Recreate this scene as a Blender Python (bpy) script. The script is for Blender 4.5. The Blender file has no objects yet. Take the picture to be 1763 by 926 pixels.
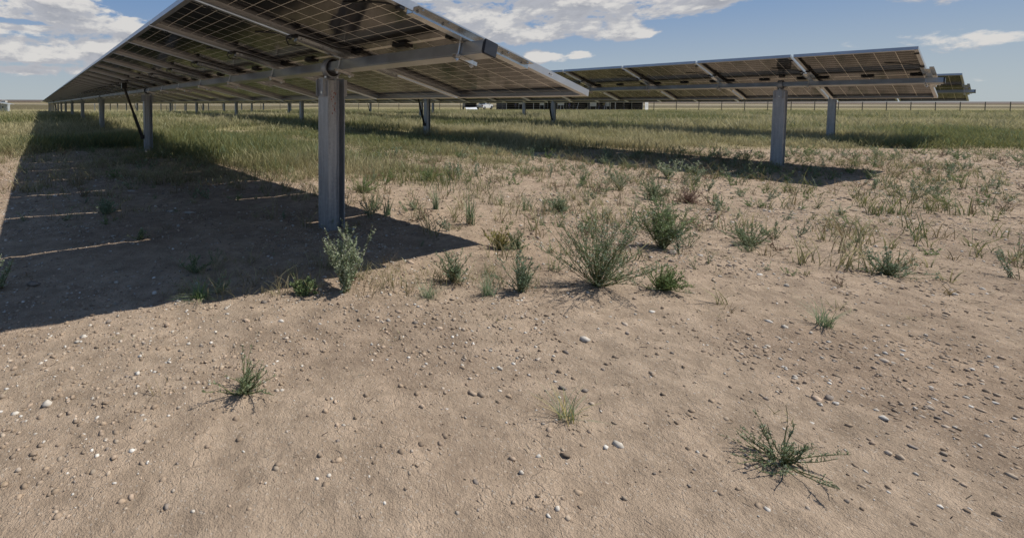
import bpy, bmesh, math, random
import numpy as np
from mathutils import Matrix, Vector
C = bpy.context.scene.collection
sc = bpy.context.scene
random.seed(7); RNG = np.random.default_rng(11)
rad = math.radians
# ------------------------------------------------------------ camera
EYE = 0.85
PT, RO, FPX = 0.04994, -0.00208, 795.7
cam = bpy.data.objects.new('camera', bpy.data.cameras.new('camera')); C.objects.link(cam); sc.camera = cam
cam.data.sensor_width = 36; cam.data.lens = 36*FPX/1763
cam.data.shift_x = (881.5-600)/1763; cam.data.shift_y = -(463-215)/1763
cam.data.clip_start = .02; cam.data.clip_end = 20000
cam.matrix_world = Matrix.Translation((0, 0, EYE)) @ Matrix.Rotation(math.pi/2-PT, 4, 'X') @ Matrix.Rotation(-RO, 4, 'Z')
# ------------------------------------------------------------ sky, sun, exposure
SUN_AZ, SUN_EL = 1.4701, 0.9422           # azimuth from +Y towards +X, elevation
sc.view_settings.view_transform = 'Standard'; sc.view_settings.look = 'None'
sc.view_settings.exposure = 0.0; sc.view_settings.gamma = 1
sc.render.film_transparent = False
sc.cycles.max_bounces = 7; sc.cycles.diffuse_bounces = 3; sc.cycles.glossy_bounces = 4
sc.cycles.use_denoising = True
sun = bpy.data.objects.new('sun', bpy.data.lights.new('sun', 'SUN')); C.objects.link(sun)
sun.data.energy = 5.0; sun.data.angle = rad(.53); sun.data.color = (1, .955, .88)
sd = Vector((math.sin(SUN_AZ)*math.cos(SUN_EL), math.cos(SUN_AZ)*math.cos(SUN_EL), math.sin(SUN_EL)))
sun.rotation_euler = sd.to_track_quat('Z', 'Y').to_euler(); sun.location = sd*50
world = bpy.data.worlds.new('World'); sc.world = world; world.use_nodes = True
wn = world.node_tree; wn.nodes.clear()
class NT:
    """small helper to write node maths"""
    def __init__(s, t): s.t = t
    def node(s, kind, **kw):
        n = s.t.nodes.new(kind)
        for k, v in kw.items(): setattr(n, k, v)
        return n
    def put(s, sock, v):
        if hasattr(v, 'links'): s.t.links.new(v, sock)
        else: sock.default_value = v
    def m(s, op, a, b=None, c=None, clamp=False):
        n = s.node('ShaderNodeMath', operation=op, use_clamp=clamp)
        for i, v in enumerate((a, b, c)):
            if v is not None: s.put(n.inputs[i], v)
        return n.outputs[0]
    def mix(s, f, a, b, mode='MIX'):
        n = s.node('ShaderNodeMix', data_type='RGBA', blend_type=mode)
        s.put(n.inputs[0], f); s.put(n.inputs[6], a); s.put(n.inputs[7], b)
        return n.outputs[2]
    def noise(s, vec, scale, detail=4, rough=.5, dist=0):
        n = s.node('ShaderNodeTexNoise')
        if vec is not None: s.put(n.inputs['Vector'], vec)
        n.inputs['Scale'].default_value = scale; n.inputs['Detail'].default_value = detail
        n.inputs['Roughness'].default_value = rough; n.inputs['Distortion'].default_value = dist
        return n.outputs[0]
    def ramp(s, v, a, b, lo=0., hi=1.):
        n = s.node('ShaderNodeMapRange', interpolation_type='SMOOTHSTEP')
        s.put(n.inputs[0], v)
        for i, x in zip((1, 2, 3, 4), (a, b, lo, hi)): n.inputs[i].default_value = x
        return n.outputs[0]
    def xyz(s, x, y, z):
        n = s.node('ShaderNodeCombineXYZ')
        for i, v in enumerate((x, y, z)): s.put(n.inputs[i], v)
        return n.outputs[0]
W = NT(wn)
sky = W.node('ShaderNodeTexSky', sky_type='NISHITA', sun_disc=False)
sky.sun_elevation = SUN_EL; sky.sun_rotation = SUN_AZ; sky.altitude = 1500
sky.air_density = 1.0; sky.dust_density = .6; sky.ozone_density = 2.0
tc = W.node('ShaderNodeTexCoord'); sx = W.node('ShaderNodeSeparateXYZ'); wn.links.new(tc.outputs['Generated'], sx.inputs[0])
az = W.m('ARCTAN2', sx.outputs[0], sx.outputs[1]); el = W.m('ARCSINE', sx.outputs[2])
# cloud banks of the day: azimuth, elevation, half widths (radians), weight
BANKS = [(-.66,.15,.21,.028,1.15),(-.56,.175,.10,.045,.9),(-.49,.148,.07,.028,.9),(-.60,.085,.20,.034,1.1),(-.36,.115,.09,.034,1.0),(-.46,.078,.18,.026,1.0),
         (-.47,.045,.055,.016,.75),(-.60,.052,.07,.012,.4),(-.27,.205,.05,.02,.8),(.05,.22,.16,.05,.9),(.20,.215,.17,.045,1.1),(.27,.17,.08,.03,.6),
         (.44,.19,.17,.05,1.4),(.32,.150,.11,.028,1.4),(.42,.145,.15,.022,1.3),(.57,.166,.12,.014,1.15),(.56,.122,.06,.012,1.2),(.39,.090,.04,.016,1.25),(.46,.092,.028,.012,1.1),
         (.60,.205,.15,.034,1.4),(.75,.215,.20,.03,.9),(.95,.17,.16,.04,.8),(.9,.08,.16,.014,.6),(-.75,.23,.12,.04,.9),
         (-.62,.138,.10,.007,-1.1),(-.50,.125,.06,.010,-.5),(-.40,.195,.08,.03,-.8),(.27,.19,.03,.02,-.5),(.66,.12,.12,.02,-.8),(-.57,.066,.12,.006,-.7)]
def density(dele):
    e2 = W.m('ADD', el, dele)
    tot = None
    for (a, e, ra, re, wt) in BANKS:
        dx = W.m('MULTIPLY', W.m('SUBTRACT', az, a), 1/ra); dy = W.m('MULTIPLY', W.m('SUBTRACT', e2, e), 1/re)
        r2 = W.m('ADD', W.m('MULTIPLY', dx, dx), W.m('MULTIPLY', dy, dy))
        g = W.m('MULTIPLY', W.m('POWER', 2.718, W.m('MULTIPLY', r2, -1.15)), wt)
        tot = g if tot is None else W.m('ADD', tot, g)
    tot = W.m('MINIMUM', W.m('MULTIPLY', tot, 1.14), 1.1)
    high = W.ramp(e2, .26, .5, 0, .12)
    tot = W.m('ADD', tot, high)
    v = W.xyz(az, W.m('MULTIPLY', e2, 2.2), 3.1)
    n1 = W.noise(v, 13.0, 9, .58, .25)
    n2 = W.noise(v, 34.0, 6, .6, .2)
    n = W.m('ADD', W.m('MULTIPLY', n1, 1.5), W.m('MULTIPLY', n2, .5))
    return W.m('ADD', tot, W.m('MULTIPLY', W.m('SUBTRACT', n, 1.0), 2.0))
d0 = density(0.0); d1 = density(.020)
alpha = W.ramp(d0, .50, .92)
shade = W.ramp(W.m('SUBTRACT', d0, d1), -.22, .48)         # tops bright, bases grey
thick = W.ramp(d0, .8, 1.7)
dark = W.mix(thick, (4.9, 5.0, 5.4, 1), (3.6, 3.75, 4.2, 1))
cloud = W.mix(shade, dark, (7.6, 7.4, 7.15, 1))
skyc = W.mix(W.ramp(el, .16, .45, .92, .15), sky.outputs[0], W.mix(W.ramp(el, .0, .22), (4.4, 5.05, 5.5, 1), (1.9, 3.2, 5.5, 1)))
final = W.mix(W.m('MULTIPLY', alpha, .95), skyc, cloud)
bg = W.node('ShaderNodeBackground'); wn.links.new(final, bg.inputs[0]); bg.inputs[1].default_value = .092
wo = W.node('ShaderNodeOutputWorld'); wn.links.new(bg.outputs[0], wo.inputs[0])

# ------------------------------------------------------------ materials
def new_mat(name):
    m = bpy.data.materials.new(name); m.use_nodes = True
    n = NT(m.node_tree); b = m.node_tree.nodes['Principled BSDF']
    return m, n, b
def simple(name, col, rough=.6, metal=0., var=.25, scale=20., bump=0., ior=None):
    m, n, b = new_mat(name)
    o = n.node('ShaderNodeTexCoord').outputs['Object']
    no = n.noise(o, scale, 5, .6)
    c0 = tuple(c*(1-var) for c in col)+(1,); c1 = tuple(min(1, c*(1+var)) for c in col)+(1,)
    n.put(b.inputs['Base Color'], n.mix(n.ramp(no, .3, .7), c0, c1))
    n.put(b.inputs['Roughness'], n.ramp(no, .2, .8, rough*.85, min(1, rough*1.15)))
    b.inputs['Metallic'].default_value = metal
    if ior: b.inputs['IOR'].default_value = ior
    if bump:
        bn = n.node('ShaderNodeBump'); bn.inputs['Strength'].default_value = bump; bn.inputs['Distance'].default_value = .003
        n.put(bn.inputs['Height'], no); n.put(b.inputs['Normal'], bn.outputs[0])
    return m
M = {}
M['frame'] = simple('anodised_aluminium', (.52, .53, .54), .36, .75, .08, 8)
M['rail'] = simple('galvanised_rail', (.48, .50, .51), .18, .85, .10, 25)
M['tube'] = simple('torque_tube_steel', (.40, .42, .43), .33, .85, .14, 6, .1)
M['cap'] = simple('black_plastic_cap', (.018, .021, .028), .42, 0, .2, 30)
M['black'] = simple('black_rubber', (.012, .012, .013), .5, 0, .3, 40)
M['bolt'] = simple('zinc_bolt', (.62, .62, .6), .3, .9, .1, 60)
M['jbox'] = simple('junction_box_plastic', (.012, .012, .012), .5, 0, .2, 40)
M['strutblack'] = simple('black_painted_steel', (.010, .010, .011), .35, .2, .3, 30)
# galvanised post: spangle, vertical streaks
m, n, b = new_mat('galvanised_post_steel'); M['post'] = m
o = n.node('ShaderNodeTexCoord').outputs['Object']
mp = n.node('ShaderNodeMapping'); n.put(mp.inputs[0], o); mp.inputs['Scale'].default_value = (14, 14, 1.1)
st = n.noise(mp.outputs[0], 3, 5, .6); sp = n.noise(o, 55, 3, .6)
cc = n.mix(n.ramp(st, .3, .7), (.27, .285, .305, 1), (.42, .43, .44, 1))
cc = n.mix(n.m('MULTIPLY', n.ramp(sp, .45, .65), .35), cc, (.54, .55, .56, 1))
n.put(b.inputs['Base Color'], cc); b.inputs['Metallic'].default_value = .55
n.put(b.inputs['Roughness'], n.ramp(sp, .3, .7, .42, .6))
# bifacial module underside: dark cells, pale grid coloured bright for daylight passing between the cells
def laminate_mat():
    m, n, b = new_mat('bifacial_cell_glass')
    uv = n.node('ShaderNodeUVMap'); uv.uv_map = 'UVMap'
    s = n.node('ShaderNodeSeparateXYZ'); n.put(s.inputs[0], uv.outputs[0])
    U, V = s.outputs[0], s.outputs[1]       # metres: U across the row from the centre strip, V along the row
    au = n.m('ABSOLUTE', U)
    # half cells: 12 rows per side, starting 12 mm from the centre
    cu = n.m('DIVIDE', n.m('SUBTRACT', au, .012), .0803)
    fu = n.m('ABSOLUTE', n.m('SUBTRACT', n.m('FRACT', cu), .5))
    lu = n.m('GREATER_THAN', fu, .5-.0018/.0803)
    cv = n.m('DIVIDE', n.m('SUBTRACT', V, .0115), .1575)
    fv = n.m('ABSOLUTE', n.m('SUBTRACT', n.m('FRACT', cv), .5))
    lv = n.m('GREATER_THAN', fv, .5-.0020/.1575)
    strip = n.m('LESS_THAN', au, .0115)
    dia = n.m('LESS_THAN', n.m('ADD', n.m('MULTIPLY', n.m('SUBTRACT', .5, fu), .0803), n.m('MULTIPLY', n.m('SUBTRACT', .5, fv), .1575)), .0062)
    line = n.m('MAXIMUM', n.m('MAXIMUM', lu, lv), n.m('MAXIMUM', strip, dia))
    edge = n.m('MAXIMUM', n.m('GREATER_THAN', au, .976), n.m('GREATER_THAN', n.m('ABSOLUTE', n.m('SUBTRACT', V, .481)), .4735))
    line = n.m('MAXIMUM', line, n.m('MULTIPLY', edge, .12))
    bb = n.m('ABSOLUTE', n.m('SUBTRACT', n.m('FRACT', n.m('MULTIPLY', n.m('DIVIDE', n.m('SUBTRACT', V, .0115), .1575), 9.)), .5))
    bus = n.m('MULTIPLY', n.m('GREATER_THAN', bb, .46), .10)
    no = n.noise(uv.outputs[0], 7, 3, .5)
    cell = n.mix(n.ramp(no, .35, .7), (.012, .0125, .015, 1), (.019, .019, .021, 1))
    cell = n.mix(bus, cell, (.25, .25, .25, 1))
    n.put(b.inputs['Base Color'], n.mix(line, cell, (.80, .76, .68, 1)))
    b.inputs['Roughness'].default_value = .10
    b.inputs['IOR'].default_value = 1.34
    dust = n.noise(uv.outputs[0], 40, 5, .7)
    n.put(b.inputs['Roughness'], n.ramp(dust, .3, .8, .07, .17))
    return m
M['cells'] = laminate_mat()

# ------------------------------------------------------------ mesh helpers
class MB:
    """collects shapes for one mesh"""
    def __init__(s): s.v = []; s.f = []; s.mi = []
    def add(s, vs, fs, mi=0):
        o = len(s.v); s.v += [tuple(v) for v in vs]; s.f += [tuple(i+o for i in f) for f in fs]; s.mi += [mi]*len(fs); return s
    def box(s, x0, x1, y0, y1, z0, z1, mi=0, mat=None):
        vs = [Vector((x, y, z)) for x in (x0, x1) for y in (y0, y1) for z in (z0, z1)]
        if mat: vs = [mat @ v for v in vs]
        return s.add(vs, [(0, 1, 3, 2), (4, 6, 7, 5), (0, 4, 5, 1), (2, 3, 7, 6), (0, 2, 6, 4), (1, 5, 7, 3)], mi)
    def prism(s, prof, a, b, axis='y', mi=0):
        """closed profile (two coords) extruded along an axis"""
        k = len(prof)
        def P(p, t): return (p[0], t, p[1]) if axis == 'y' else ((t, p[0], p[1]) if axis == 'x' else (p[0], p[1], t))
        vs = [P(p, a) for p in prof]+[P(p, b) for p in prof]
        fs = [(i, (i+1) % k, (i+1) % k+k, i+k) for i in range(k)]+[tuple(range(k))[::-1], tuple(range(k, 2*k))]
        return s.add(vs, fs, mi)
    def tube(s, pts, r, seg=8, mi=0, closed=True):
        pts = [Vector(p) for p in pts]; R = r if isinstance(r, (list, tuple)) else [r]*len(pts)
        vs = []; fs = []
        for i, p in enumerate(pts):
            d = (pts[min(i+1, len(pts)-1)]-pts[max(i-1, 0)]).normalized()
            a = d.cross(Vector((0, 0, 1)) if abs(d.z) < .9 else Vector((1, 0, 0))).normalized(); c = d.cross(a)
            for q in range(seg):
                t = 2*math.pi*q/seg; vs.append(p+(a*math.cos(t)+c*math.sin(t))*R[i])
        for i in range(len(pts)-1):
            for q in range(seg):
                fs.append((i*seg+q, i*seg+(q+1) % seg, (i+1)*seg+(q+1) % seg, (i+1)*seg+q))
        if closed: fs.append(tuple(range(seg))[::-1]); fs.append(tuple(range((len(pts)-1)*seg, len(pts)*seg)))
        return s.add(vs, fs, mi)
    def mesh(s, name, mats, bevel=0, smooth=False):
        me = bpy.data.meshes.new(name); me.from_pydata(s.v, [], s.f)
        for m in (mats if isinstance(mats, (list, tuple)) else [mats]): me.materials.append(m)
        me.polygons.foreach_set('material_index', s.mi)
        bm = bmesh.new(); bm.from_mesh(me); bmesh.ops.recalc_face_normals(bm, faces=bm.faces)
        if bevel:
            bmesh.ops.bevel(bm, geom=[e for e in bm.edges if len(e.link_faces) == 2 and e.calc_face_angle(0) > .5], offset=bevel, segments=2, affect='EDGES', clamp_overlap=True)
        bm.to_mesh(me); bm.free()
        if smooth: me.shade_smooth()
        return me
def link(name, data, parent=None, mat=None):
    o = bpy.data.objects.new(name, data); C.objects.link(o)
    if parent: o.parent = parent
    if mat is not None: o.matrix_local = mat
    return o
def tag(o, label=None, cat=None, group=None, kind=None):
    if label: o['label'] = label
    if cat: o['category'] = cat
    if group: o['group'] = group
    if kind: o['kind'] = kind
    return o
def numpy_mesh(name, V, F, mats, col=None, vn=3):
    """V (n,3), F (m,k) all faces with k corners"""
    me = bpy.data.meshes.new(name); k = F.shape[1]
    me.vertices.add(len(V)); me.vertices.foreach_set('co', V.astype(np.float32).ravel())
    me.loops.add(F.size); me.loops.foreach_set('vertex_index', F.astype(np.int32).ravel())
    me.polygons.add(len(F)); me.polygons.foreach_set('loop_start', np.arange(0, F.size, k, dtype=np.int32))
    for m in (mats if isinstance(mats, (list, tuple)) else [mats]): me.materials.append(m)
    if col is not None:
        a = me.color_attributes.new('Col', 'FLOAT_COLOR', 'POINT')
        c4 = np.ones((len(V), 4), np.float32); c4[:, :3] = col; a.data.foreach_set('color', c4.ravel())
    me.update(calc_edges=True); me.validate()
    return me

# ------------------------------------------------------------ terrain
UA = 0.592                                   # rows head 34 degrees left of straight ahead
uh = np.array([-math.sin(UA), math.cos(UA)]); vh = np.array([math.cos(UA), math.sin(UA)])
def vnoise(x, y, seed=0):
    xi = np.floor(x).astype(np.int64); yi = np.floor(y).astype(np.int64); fx = x-xi; fy = y-yi
    fx = fx*fx*(3-2*fx); fy = fy*fy*(3-2*fy)
    def h(a, b):
        k = (a*374761393+b*668265263+seed*1442695041) & 0xffffffff
        k = ((k ^ (k >> 13))*1274126177) & 0xffffffff
        return ((k ^ (k >> 16)) & 0xffff)/65535.
    return (h(xi, yi)*(1-fx)+h(xi+1, yi)*fx)*(1-fy)+(h(xi, yi+1)*(1-fx)+h(xi+1, yi+1)*fx)*fy
def fbm(x, y, seed=0, oct=4):
    t = 0; a = .5; s = 0
    for i in range(oct): t = t+a*vnoise(x*2**i+17*i, y*2**i-9*i, seed+i); s += a; a *= .55
    return t/s
def sstep(a, b, x): t = np.clip((x-a)/(b-a), 0, 1); return t*t*(3-2*t)
def height(x, y, fine=False):
    x = np.asarray(x, float); y = np.asarray(y, float)
    lat = x*vh[0]+y*vh[1]; un = x*uh[0]+y*uh[1]
    near = -.7296-.0186*lat-.0196*un
    k = .02; fl = -.885
    z = fl+k*np.logaddexp(0, (near-fl)/k)
    z = np.where(y < -3, np.minimum(z, -.6), z)
    z = np.clip(z, -.9, -.62)
    z = z-.0122*np.clip(y-32, 0, 80)-.9*sstep(28, 80, y)*sstep(8, 35, -x)
    z = z-.035*np.exp(-(((x+.11)**2+(y-2.99)**2)/.35**2))       # worn hollow round the first post
    d = np.hypot(x, y)
    z = z+.05*(fbm(x*.35, y*.35, 5, 2)-.5)*sstep(8, 20, d)+.5*(fbm(x*.012, y*.012, 8, 3)-.5)*sstep(150, 500, d)
    if fine:
        f = sstep(40, 12, d)
        z = z+f*(.022*(fbm(x*2.2, y*2.2, 1, 3)-.5)+.016*(fbm(x*8, y*8, 2, 3)-.5)+.012*(fbm(x*24, y*24, 3, 2)-.5))
    return z+EYE
def spacing(lo, hi, dense_lo, dense_hi, step, grow=1.07):
    a = list(np.arange(dense_lo, dense_hi, step)); s = step; x = dense_hi
    while x < hi: a.append(x); s *= grow; x += s
    s = step; x = dense_lo-step; b = []
    while x > lo: b.append(x); s *= grow; x -= s
    return np.array(b[::-1]+a)
def grass_amount(x, y):
    """0 bare soil, 1 meadow"""
    n = fbm(x*.9, y*.9, 21, 3); lat = x*vh[0]+y*vh[1]
    edge = 7.1-.9*sstep(1.2, .3, x)*sstep(-4, -1, x)+1.7*sstep(2.35, 1.6, lat)*sstep(-6, -4.5, x)+1.0*sstep(1, 4, x)
    g = sstep(edge-1.0, edge+.9, y+(n-.5)*4.2)
    near_row = .7*sstep(4.4, 6.0, y+(n-.5)*2.5)*sstep(1.9, .2, x)*sstep(2.45, 2.9, lat)
    trod = sstep(.35, .7, np.abs(lat-4.9))                     # bare strip between rows, close by
    g = g*np.where(y < 14, .35+.65*trod, 1)
    under2 = sstep(9.6, 8.4, y)*sstep(4.4, 6.5, x)
    g = g*(1-.9*under2)
    return np.maximum(g, near_row)
xs = spacing(-9000, 9000, -5.5, 8.5, .026, 1.06); ys = spacing(-400, 9000, .6, 9.0, .026, 1.06)
GX, GY = np.meshgrid(xs, ys); gz = height(GX, GY, True)
V = np.stack([GX, GY, gz], -1).reshape(-1, 3)
nx, ny = len(xs), len(ys); ii = (np.arange(ny-1)[:, None]*nx+np.arange(nx-1)[None]).ravel()
F = np.stack([ii, ii+1, ii+nx+1, ii+nx], -1)
x, y = V[:, 0], V[:, 1]; dist = np.hypot(x, y)
soil = np.array([.42, .325, .238]); soil2 = np.array([.33, .25, .182]); pale = np.array([.50, .41, .32])
meadow = np.array([.19, .175, .075]); meadow2 = np.array([.30, .26, .13])
q1 = fbm(x*1.4, y*1.4, 31, 4)[:, None]; q2 = fbm(x*.25, y*.25, 33, 3)[:, None]
col = soil*(1-sstep(.45, .75, q1))+soil2*sstep(.45, .75, q1); col = col*(1-.5*sstep(.55, .8, q2))+pale*.5*sstep(.55, .8, q2)
g = grass_amount(x, y)[:, None]
mead = meadow*(1-q2)+meadow2*q2
far = sstep(40, 120, dist)[:, None]; mead = mead*(1-far)+np.array([.30, .265, .135])*far
g = np.where(g > .99, 1, g*.75)
col = col*(1-g)+mead*g
# distant fields
fld = np.array([.115, .098, .048]); wheat = np.array([.27, .23, .15]); drk = np.array([.115, .085, .06])
f1 = sstep(125, 165, y)[:, None]; col = col*(1-f1)+fld*f1
f2 = (sstep(330, 350, y+.25*x)*sstep(560, 530, y+.25*x))[:, None]; col = col*(1-f2)+wheat*f2
f3 = sstep(800, 850, y+.2*x)[:, None]; col = col*(1-f3)+drk*f3
gm, n, b = new_mat('dry_soil_and_meadow')
at = n.node('ShaderNodeAttribute', attribute_name='Col'); pos = n.node('ShaderNodeNewGeometry').outputs['Position']
n1 = n.noise(pos, 11, 6, .65); n2 = n.noise(pos, 75, 5, .7); n3 = n.noise(pos, 330, 3, .6)
c = n.mix(n.ramp(n1, .3, .75), n.mix(1., at.outputs[0], (.74, .72, .70, 1), 'MULTIPLY'), n.mix(1., at.outputs[0], (1.22, 1.2, 1.18, 1), 'MULTIPLY'))
c = n.mix(n.m('MULTIPLY', n.ramp(n2, .55, .72), .55), c, n.mix(1., c, (.62, .57, .54, 1), 'MULTIPLY'))
vo = n.node('ShaderNodeTexVoronoi'); n.put(vo.inputs['Vector'], pos); vo.inputs['Scale'].default_value = 85
c = n.mix(n.m('MULTIPLY', n.m('LESS_THAN', vo.outputs['Distance'], .2), .55), c, (.52, .45, .37, 1))
pn = n.ramp(n.noise(pos, 1.3, 4, .6), .38, .62)
v2 = n.node('ShaderNodeTexVoronoi', feature='DISTANCE_TO_EDGE'); n.put(v2.inputs['Vector'], n.node('ShaderNodeNewGeometry').outputs['Position']); v2.inputs['Scale'].default_value = 19
wob = n.node('ShaderNodeVectorMath', operation='ADD'); n.put(wob.inputs[0], pos); wn_ = n.node('ShaderNodeTexNoise'); n.put(wn_.inputs['Vector'], pos); wn_.inputs['Scale'].default_value = 16; wn_.inputs['Detail'].default_value = 4
sc3 = n.node('ShaderNodeVectorMath', operation='SCALE'); n.put(sc3.inputs[0], wn_.outputs['Color']); sc3.inputs['Scale'].default_value = .09; n.put(wob.inputs[1], sc3.outputs[0]); n.put(v2.inputs['Vector'], wob.outputs[0])
crack = n.m('MULTIPLY', n.ramp(v2.outputs[0], .0, .05, 1, 0), n.m('MULTIPLY', pn, n.ramp(n1, .42, .6)))
c = n.mix(n.m('MULTIPLY', crack, .14), c, (.11, .08, .058, 1))
damp = n.ramp(n.noise(pos, .55, 5, .65), .52, .66)
c = n.mix(n.m('MULTIPLY', damp, .38), c, n.mix(1., c, (.68, .63, .60, 1), 'MULTIPLY'))
c = n.mix(n.m('MULTIPLY', pn, .35), c, n.mix(1., c, (1.25, 1.22, 1.2, 1), 'MULTIPLY'))
n.put(b.inputs['Base Color'], c); b.inputs['Roughness'].default_value = .95
b.inputs['Specular IOR Level'].default_value = .15
hsum = n.m('SUBTRACT', n.m('ADD', n.m('ADD', n.m('MULTIPLY', n1, 1.2), n.m('MULTIPLY', n2, .8)), n.m('MULTIPLY', n3, .45)), n.m('MULTIPLY', crack, .22))
bn = n.node('ShaderNodeBump'); bn.inputs['Strength'].default_value = .9; bn.inputs['Distance'].default_value = .016
n.put(bn.inputs['Height'], hsum); n.put(b.inputs['Normal'], bn.outputs[0])
gme = numpy_mesh('ground', V, F, gm, col); gme.shade_smooth()
tag(link('ground', gme), 'dry sandy soil turning into meadow and far fields', kind='structure')
def Hh(x, y): return float(height(np.array([x]), np.array([y]), True)[0])
# image measurements were turned into ground positions with this
def at_ground(px, py):
    a = Vector(((px-600)/FPX, 1, (215-py)/FPX)); d = Matrix.Rotation(-PT, 3, 'X') @ (Matrix.Rotation(-RO, 3, 'Y') @ a)
    t = .3
    for _ in range(4000):
        p = Vector((0, 0, EYE))+d*t
        if p.z < float(height(np.array([p.x]), np.array([p.y]))[0]): break
        t *= 1.003
    return p.x, p.y, t*FPX

# ------------------------------------------------------------ far hills, road
hm = simple('far_ridge_soil', (.10, .078, .06), .95, 0, .3, .002)
hb = []; 
for i in range(121):
    a = -1.35+i*2.7/120; r = 5200; hgt = 7+9*float(fbm(np.array([a*3.]), np.array([.5]), 40, 3)[0])*(1.3 if a < .1 else .8)
    X, Y = r*math.sin(a), r*math.cos(a); X2, Y2 = (r+900)*math.sin(a), (r+900)*math.cos(a)
    hb.append(((X, Y, -1.8), (X2, Y2, hgt-1), (X2*1.1, Y2*1.1, -3)))
mb = MB(); mb.v = [p for t in hb for p in t]
for i in range(120):
    o = i*3; mb.f += [(o, o+3, o+4, o+1), (o+1, o+4, o+5, o+2)]; mb.mi += [0, 0]
tag(link('hills', mb.mesh('hills', hm, smooth=True)), kind='structure')
rm = simple('pale_dirt_road', (.36, .31, .235), .95, 0, .15, .3)
rp = []
for i in range(90):
    x = -260+i*7.; y = 300-.18*x*(1 if x > -50 else .9)+6*math.sin(x*.02)
    rp.append((x, y))
mb = MB()
for i, (x, y) in enumerate(rp):
    for dy in (-7, 0, 7): mb.v.append((x, y+dy, float(height(np.array([x]), np.array([y+dy]))[0])+.06))
for i in range(len(rp)-1):
    for k in (0, 1): mb.f.append((i*3+k, i*3+3+k, i*3+4+k, i*3+1+k)); mb.mi.append(0)
tag(link('dirt_road', mb.mesh('dirt_road', rm)), kind='structure')

# ------------------------------------------------------------ solar trackers
TH = .24798; P = .98701; L = 2.0158; DD = .0262; SW, SN = .0816, .0603; GAM = -.00605
GAP = .025; TUBE_Y = .2259+EYE; LAT1 = 1.6072; U1 = 1.412
def panel_meshes():
    fw, t, h, fl = P-GAP, .002, .036, .026; y0, y1 = GAP/2, P-GAP/2; x0, x1 = -L/2, L/2
    f = MB()
    for (a, b_, s) in ((y0, y0+t, 1), (y1-t, y1, -1)):
        f.box(x0, x1, a, b_, 0, h)
        if s > 0: f.box(x0, x1, b_, b_+fl, 0, t)
        else: f.box(x0, x1, a-fl, a, 0, t)
        if s > 0: f.box(x0, x1, b_, b_+.007, h-.0085, h-.0068)
        else: f.box(x0, x1, a-.007, a, h-.0085, h-.0068)
    for (a, b_, s) in ((x0, x0+t, 1), (x1-t, x1, -1)):
        f.box(a, b_, y0+t, y1-t, 0, h)
        if s > 0: f.box(b_, b_+fl, y0+t+fl, y1-t-fl, 0, t)
        else: f.box(a-fl, a, y0+t+fl, y1-t-fl, 0, t)
    frame = f.mesh('panel_frame', M['frame'])
    g = MB(); g.box(x0+t+.0005, x1-t-.0005, y0+t+.0005, y1-t-.0005, h-.0066, h-.001)
    lam = g.mesh('panel_glass', M['cells'])
    def put_uv(me):
        uv = me.uv_layers.new(name='UVMap')
        for l in me.loops:
            co = me.vertices[l.vertex_index].co; uv.data[l.index].uv = (co.x, co.y-y0)
    put_uv(lam)
    a = MB(); a.v = list(f.v)+list(g.v); a.f = list(f.f)+[tuple(i+len(f.v) for i in q) for q in g.f]; a.mi = [0]*len(f.f)+[1]*len(g.f)
    both = a.mesh('solar_panel_plain', [M['frame'], M['cells']]); put_uv(both)
    return frame, lam, both
FRAME, LAM, BOTH = panel_meshes()
jb = MB(); jb.box(-.030, .030, -.055, .055, .0145, .0285).box(-.018, .018, -.04, .04, .0095, .0145)
JBOX = jb.mesh('junction_box', M['jbox'], bevel=.003)
def cable_meshes():
    z = .024; out = []
    for y0_, ye, dy in ((.10, .045, -1), (P-.10, P-.045, 1)):
        a = MB(); a.tube([(-.02, y0_, z), (-.06, y0_+dy*.02, z-.004), (-.14, ye, z-.012), (-.26, ye+.006*dy, z-.008), (-.36, ye, z-.016), (-.41, ye+dy*.004, z-.02)]+([(-.425, P-.03, -.004), (-.445, P-.03, -.012), (-.44, P+.005, -.03), (-.40, P+.04, -.045), (-.33, P+.05, -.025), (-.27, P+.045, .0)] if dy > 0 else [(-.44, .06, .006), (-.46, .12, .018), (-.48, .2, .026), (-.52, .30, .027)]), .004, 6)
        out.append(('cable', a.mesh('cable', M['black'], smooth=True)))
    for b_ in ((-.425, -.395, P-.05, P-.012, -.014, -.0005), (-.43, -.40, .014, .045, -.014, -.0005), (-.90, -.875, .014, .05, -.010, -.0005)):
        a = MB(); a.box(*b_); out.append(('cable_clip', a.mesh('cable_clip', M['black'], bevel=.002)))
    return out
CABLES = cable_meshes()
def rail_mesh():
    t = .0022; d = DD-.0004
    out = [(-.050, -.0004), (-.0178, -.0004), (-.0178, -d+t), (.0178, -d+t), (.0178, -.0004), (.050, -.0004),
           (.050, -t-.0004), (.020, -t-.0004), (.020, -d), (-.020, -d), (-.020, -t-.0004), (-.050, -t-.0004)]
    a = MB(); a.prism([(p[0], p[1]) for p in out], -.385, .385, 'x')
    for xx in (-.35, -.2, .2, .35):
        for yy in (-.038, .038): a.tube([(xx, yy, -t-.0004), (xx, yy, -t-.007)], .006, 6)
    return a.mesh('mounting_rail', M['rail'])
RAIL = rail_mesh()
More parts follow.
